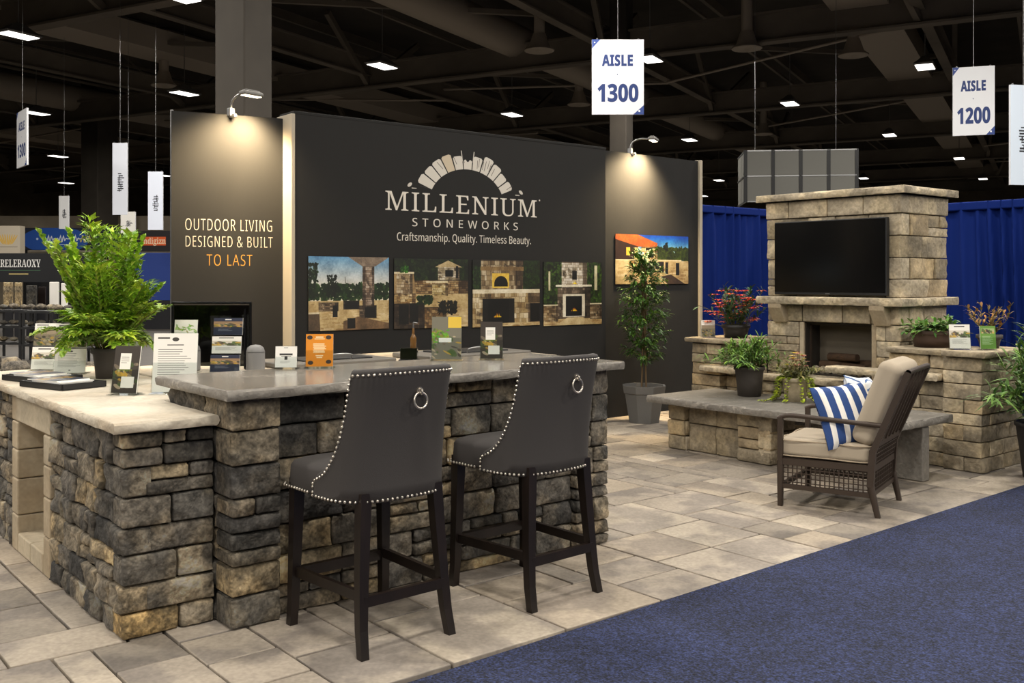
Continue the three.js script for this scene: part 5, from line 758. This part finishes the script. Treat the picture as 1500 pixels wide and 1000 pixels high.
// ---------------------------------------------------------------- hanging aisle signs and banners
M.signEdge = mat({ color: rgb(226, 228, 232), roughness: 0.6 });
function hangSign(name, label, px, py, d, w, h, turn, tex, wire = true) {
  const p = at(px, py, d), o = thing(name, label, name === 'aisle_sign' ? 'sign' : 'banner', [p.x, p.y, p.z], turn);
  part('board', new THREE.BoxGeometry(w, h, 0.04), [M.signEdge, M.signEdge, M.signEdge, M.signEdge, tex, tex], o);
  if (wire) part('wire', [rod(V(0, h / 2, 0), V(0, 10.35 - p.y, 0), 0.004, 0.004, 5)], M.steel, o); for (const s of [-1, 1]) part('eyelet', new THREE.TorusGeometry(0.014, 0.004, 6, 12).translate(s * w * 0.4, h / 2 + 0.008, 0), M.steel, o);
}
const aisleTex = (num) => mat({ roughness: 0.6, map: canvasTex(384, 560, (g, w, h) => {
  g.fillStyle = 'rgb(240,241,244)'; g.fillRect(0, 0, w, h); g.fillStyle = 'rgb(52,74,140)'; poly(g, [[0, 0], [62, 0], [0, 68]], 'rgb(52,74,140)'); poly(g, [[w, h], [w - 78, h], [w, h - 70]], 'rgb(52,74,140)'); g.fillStyle = 'rgb(240,241,244)'; g.beginPath(); g.arc(20, 22, 5, 0, 7); g.arc(w - 34, h - 26, 8, 0, 7); g.fill();
  g.fillStyle = 'rgb(36,58,116)'; fitText(g, 'AISLE', 76, 306, 196, 80, 'bold %px sans-serif', 0.02, -6); fitText(g, num, 38, 346, 462, 126, 'bold %px sans-serif', 0, -4); g.beginPath(); g.arc(w / 2 - 4, 262, 4, 0, 7); g.fill();
}) });
const a1300 = aisleTex('1300'), a1200 = aisleTex('1200');
hangSign('aisle_sign', 'white hanging sign reading AISLE 1300, square above the main booth wall', 905, 113, 17.5, 0.92, 1.33, FACE, a1300);
hangSign('aisle_sign', 'white hanging sign reading AISLE 1200 above the fireplace side', 1426, 148, 18, 0.7, 1.25, FACE - 0.3, a1200);
hangSign('aisle_sign', 'narrow slanted view of a white AISLE 1300 sign left of the booth', 33, 203, 22, 0.95, 1.25, FACE - 0.9, a1300);
const glyphs = (seed, tint) => mat({ roughness: 0.6, map: canvasTex(160, 512, (g, w, h) => { const r = rng(seed); g.fillStyle = tint; g.fillRect(0, 0, w, h); g.fillStyle = 'rgb(34,36,44)'; for (let i = 0; i < 9; i++) { const y = h * 0.42 + i * 15; g.fillRect(w * (0.3 + r() * 0.12), y, w * (0.22 + r() * 0.22), 5 + r() * 5); if (r() < 0.6) g.fillRect(w * (0.4 + r() * 0.2), y - 10, 8, 22); } }) });
hangSign('hanging_banner', 'tall white banner with black glyphs left of the black panel, higher one', 176, 262, 24, 0.36, 1.75, FACE, glyphs(1, 'rgb(216,220,230)'));
hangSign('hanging_banner', 'tall white banner with black glyphs close beside the black panel', 228, 294, 24, 0.36, 1.42, FACE, glyphs(2, 'rgb(214,220,234)'));
hangSign('hanging_banner', 'small patterned white banner above the blue header board', 94, 311, 30, 0.3, 1.0, FACE, glyphs(3, 'rgb(222,222,222)'));
hangSign('hanging_banner', 'small rounded white banner above the far orange lettering', 188, 326, 28, 0.42, 0.62, FACE, glyphs(4, 'rgb(222,220,214)'));
hangSign('hanging_banner', 'large pale blue white banner with black glyphs beyond the AISLE 1200 sign', 1499, 198, 16, 0.5, 1.62, FACE + 0.2, glyphs(5, 'rgb(214,226,240)'));
{ // grey panelled hanging box
  const p = at(1165, 262, 25), o = thing('hanging_box_sign', 'large grey translucent panelled box hanging behind the fireplace', 'hanging box', [p.x, p.y, p.z], FACE - 0.12), W = 2.66, H = 1.25, D = 1.6, pm = mat({ color: rgb(112, 111, 105), roughness: 0.7 }), fm = M.black;
  const n = 4; for (let i = 0; i < n; i++) for (let j = 0; j < 2; j++) part('panel', bx(W / n - 0.05, H / 2 - 0.03, 0.02, -W / 2 + (i + 0.5) * W / n, (j - 0.5) * H / 2, D / 2), pm, o);
  for (let i = 0; i < 2; i++) for (let j = 0; j < 2; j++) for (const s of [-1, 1]) part('panel', bx(0.02, H / 2 - 0.03, D / 2 - 0.05, s * W / 2, (j - 0.5) * H / 2, (i - 0.5) * D / 2), pm, o);
  for (let i = 0; i <= n; i++) part('frame_bar', bx(0.085, H + 0.04, 0.05, -W / 2 + i * W / n, 0, D / 2), fm, o); for (const y of [-1, 0, 1]) part('frame_bar', bx(W, 0.03, 0.05, 0, y * H / 2, D / 2), M.steel, o);
  for (const s of [-1, 1]) for (const y of [-1, 0, 1]) part('frame_bar', bx(0.05, 0.03, D, s * W / 2, y * H / 2, 0), M.steel, o); for (const s of [-1, 1]) part('hanger_wire', rod(V(s, H / 2, 0), V(s, 10.35 - p.y, 0), 0.005, 0.005, 5), M.steel, o);
}

// ---------------------------------------------------------------- neighbouring stands far behind on the left
{
  const board = (name, label, px0, px1, py0, py1, d, draw, base) => { const a = at(px0, py0, d), b = at(px1, py1, d), w = Math.abs(px1 - px0) / FOCAL * d, h = (py1 - py0) / FOCAL * d, o = thing(name, label, 'header board', [(a.x + b.x) / 2, (a.y + b.y) / 2, (a.z + b.z) / 2], FACE); part('panel', new THREE.BoxGeometry(w, h, 0.3), [base, base, base, base, mat({ map: canvasTex(768, Math.max(32, Math.round(768 * h / w)), draw), roughness: 0.7 }), base], o); const y0 = (a.y + b.y) / 2; for (const s of [-1, 1]) part('post', bx(0.1, y0 + 0.04, 0.1, s * (w / 2 - 0.1), -(y0 - 0.04) / 2 - 0.02, 0), M.black, o); };
  const bk = mat({ color: rgb(26, 26, 30), roughness: 0.8 });
  board('header_board', 'black header board with pale jumbled capitals over the far rock display', -40, 138, 371, 413, 27, (g, w, h) => { g.fillStyle = 'rgb(26,27,30)'; g.fillRect(0, 0, w, h); g.fillStyle = 'rgb(232,230,226)'; fitText(g, 'ARELERAOXY', w * 0.21, w * 0.58, h * 0.48, h * 0.27, 'bold %px serif'); g.fillStyle = 'rgb(70,110,80)'; g.fillRect(w * 0.24, h * 0.58, w * 0.34, 4); g.fillStyle = 'rgb(190,170,110)'; g.fillRect(w * 0.32, h * 0.7, w * 0.16, 7); }, bk);
  board('header_board', 'long dark blue header board with flowing pale script', 33, 178, 334, 366, 34, (g, w, h) => { g.fillStyle = 'rgb(22,28,44)'; g.fillRect(0, 0, w, h); g.fillStyle = 'rgb(30,78,160)'; g.beginPath(); g.ellipse(w * 0.35, h * 0.55, w * 0.34, h * 0.6, 0, 0, 7); g.fill(); g.strokeStyle = 'rgb(232,234,238)'; g.lineWidth = 6; g.beginPath(); for (let i = 0; i <= 60; i++) g.lineTo(w * (0.26 + 0.006 * i), h * (0.5 + 0.16 * Math.sin(i * 1.25) * (0.5 + 0.5 * Math.sin(i * 0.3)))); g.stroke(); g.strokeStyle = 'rgb(206,180,96)'; g.beginPath(); for (let i = 0; i <= 24; i++) g.lineTo(w * (0.6 + 0.006 * i), h * (0.5 + 0.15 * Math.sin(i * 1.1))); g.stroke(); g.fillStyle = 'rgb(190,206,232)'; g.fillRect(w * 0.27, h * 0.74, w * 0.22, 6); g.beginPath(); g.arc(w * 0.17, h * 0.5, 9, 0, 7); g.fill(); }, bk);
  board('header_board', 'dark header board with glowing orange lettering, behind the bush', 178, 262, 338, 368, 33, (g, w, h) => { g.fillStyle = 'rgb(30,26,28)'; g.fillRect(0, 0, w, h); g.fillStyle = 'rgb(226,96,40)'; g.fillRect(w * 0.36, h * 0.3, w * 0.44, h * 0.42); g.fillStyle = 'rgb(250,224,190)'; g.font = 'bold 90px serif'; fitText(g, 'Indigizn', w * 0.37, w * 0.8, h * 0.64, h * 0.28, 'bold %px serif'); }, bk);
  board('header_board', 'cream header board with a yellow sunburst emblem', -60, 33, 331, 371, 30, (g, w, h) => { g.fillStyle = 'rgb(206,194,174)'; g.fillRect(0, 0, w, h); g.fillStyle = 'rgb(228,180,60)'; for (let i = 0; i < 9; i++) { g.beginPath(); g.ellipse(w * 0.8 + (i - 4) * 22, h * 0.5, 7, h * 0.2, (i - 4) * 0.14, 0, 7); g.fill(); } g.fillStyle = 'rgb(120,110,98)'; g.fillRect(w * 0.66, h * 0.76, w * 0.3, 6); }, M.trim);
  // backdrops, a pale soffit, a lit stone stand, sample racks and boulders
  const block = (name, label, cat, px0, px1, py0, py1, d, depth, m) => { const a = at(px0, py0, d), b = at(px1, py1, d), w = Math.abs(px1 - px0) / FOCAL * d, h = (py1 - py0) / FOCAL * d; const o = thing(name, label, cat, [(a.x + b.x) / 2, Math.min(a.y, b.y), (a.z + b.z) / 2], FACE); part('face', rb(w, h, depth, 0, h / 2, -depth / 2, 0.02), m, o); part('plinth', bx(w * 0.98, Math.max(0.02, Math.min(a.y, b.y) + 0.04), depth * 0.9, 0, -(Math.min(a.y, b.y) + 0.04) / 2, -depth / 2), bk, o); return o; };
  block('backdrop', 'black cloth backdrop far behind the leafy bush', 'backdrop', 60, 150, 376, 470, 29, 0.2, M.wallCloth);
  block('backdrop', 'deep blue backdrop beside the black panel, behind the bush', 'backdrop', 196, 262, 370, 440, 30, 0.2, mat({ color: rgb(34, 58, 128), roughness: 0.8 }));
  block('soffit_panel', 'pale cream lit panel under the long blue header board', 'panel', 34, 176, 367, 374, 35, 0.3, M.trim);
  block('brown_stand', 'brown brick patterned stand behind the bush', 'stand', 140, 162, 380, 440, 25.5, 0.5, stoneMat(rgb(150, 116, 86)));
  const rr = rng(71);
  for (let i = 0; i < 9; i++) { const px = 4 + i * 17, o = block('sample_board', 'upright sample board in the far stone display', 'board', px, px + 9 + rr() * 6, 412 + rr() * 8, 440 + rr() * 14, 24 + rr() * 3, 0.08, pick([M.paper, M.kitchen[4], M.kitchen[5], M.darkWood, M.kitchen[6], M.paper], rr)); tag(o, null, null, 'sample boards of the far stone display'); }
  for (let k = 0; k < 4; k++) { const p = at(20 + k * 40, 452 + (k % 2) * 12, 19 - k * 0.5), o = thing('display_rack', 'low dark rack carrying rocks beyond the cream worktop', 'rack', [p.x, -0.04, p.z], FACE, 'dark rock racks beyond the worktop'); for (const y of [0.3, 0.62, 0.92]) part('shelf', bx(0.62, 0.04, 0.45, 0, y, 0), M.black, o); for (const s of [-1, 1]) for (const q of [-1, 1]) part('post', bx(0.04, 0.94, 0.04, s * 0.29, 0.47, q * 0.2), M.black, o); }
  const rock = (x, y, z, s) => { const g = mergeVertices(new THREE.IcosahedronGeometry(s, 2).deleteAttribute('normal').deleteAttribute('uv')); const p = g.attributes.position, o = rr() * 40; for (let i = 0; i < p.count; i++) { const v = V(p.getX(i), p.getY(i), p.getZ(i)), k = 1 + 0.35 * N3.noise(v.x / s * 1.3 + o, v.y / s * 1.3, v.z / s * 1.3); p.setXYZ(i, v.x * k * 1.25, v.y * k * 0.75, v.z * k); } g.computeVertexNormals(); const m = part('boulder', metreUV(g, 1, rr() * 3), pick(M.kitchen, rr)); m.position.set(x, y, z); tag(m, 'rounded brown or grey boulder in the far rock display', 'boulder', 'boulders of the far rock display'); };
  for (let k = 0; k < 4; k++) for (const y of [0.32, 0.64, 0.94]) for (let i = 0; i < 3; i++) { const p = at(20 + k * 40 + (i - 1) * 15, 452, 19 - k * 0.5), s = 0.05 + rr() * 0.025; rock(p.x, y - 0.04 + 0.02 + s * 0.72, p.z, s); }
  const placed = []; for (let i = 0; i < 150; i++) { const d = 11.2 + rr() * 6, p = at(-60 + rr() * 190, 500, d), s = 0.1 + rr() * 0.12; if (placed.some((q) => Math.hypot(q[0] - p.x, q[1] - p.z) < (q[2] + s) * 1.35)) continue; placed.push([p.x, p.z, s]); rock(p.x, -0.04 + s * 0.62, p.z, s); }
  // low stone display walls the boulders stand before
  const dw = thing('display_wall', 'low dark stacked stone wall in the neighbouring display', 'wall', [0.55, 0, -10.2], 0.4); part('mortar_core', bx(3.4, 0.7, 0.3, 0, 0.35, 0), M.mortar, dw); layFace(dw, V(-1.75, -0.04, 0.2), 0, courses(3.5, [0.17, 0.15, 0.18, 0.16, 0.12], rr, { min: 0.25, max: 0.6 }), [M.kitchen[3], M.kitchen[4], M.kitchen[0], M.kitchen[8], M.kitchen[7]], rr, { depth: 0.1 }); 
}

scene.traverse((o) => { if (o.isMesh) { o.castShadow = true; o.receiveShadow = true; } });
renderer.render(scene, camera);
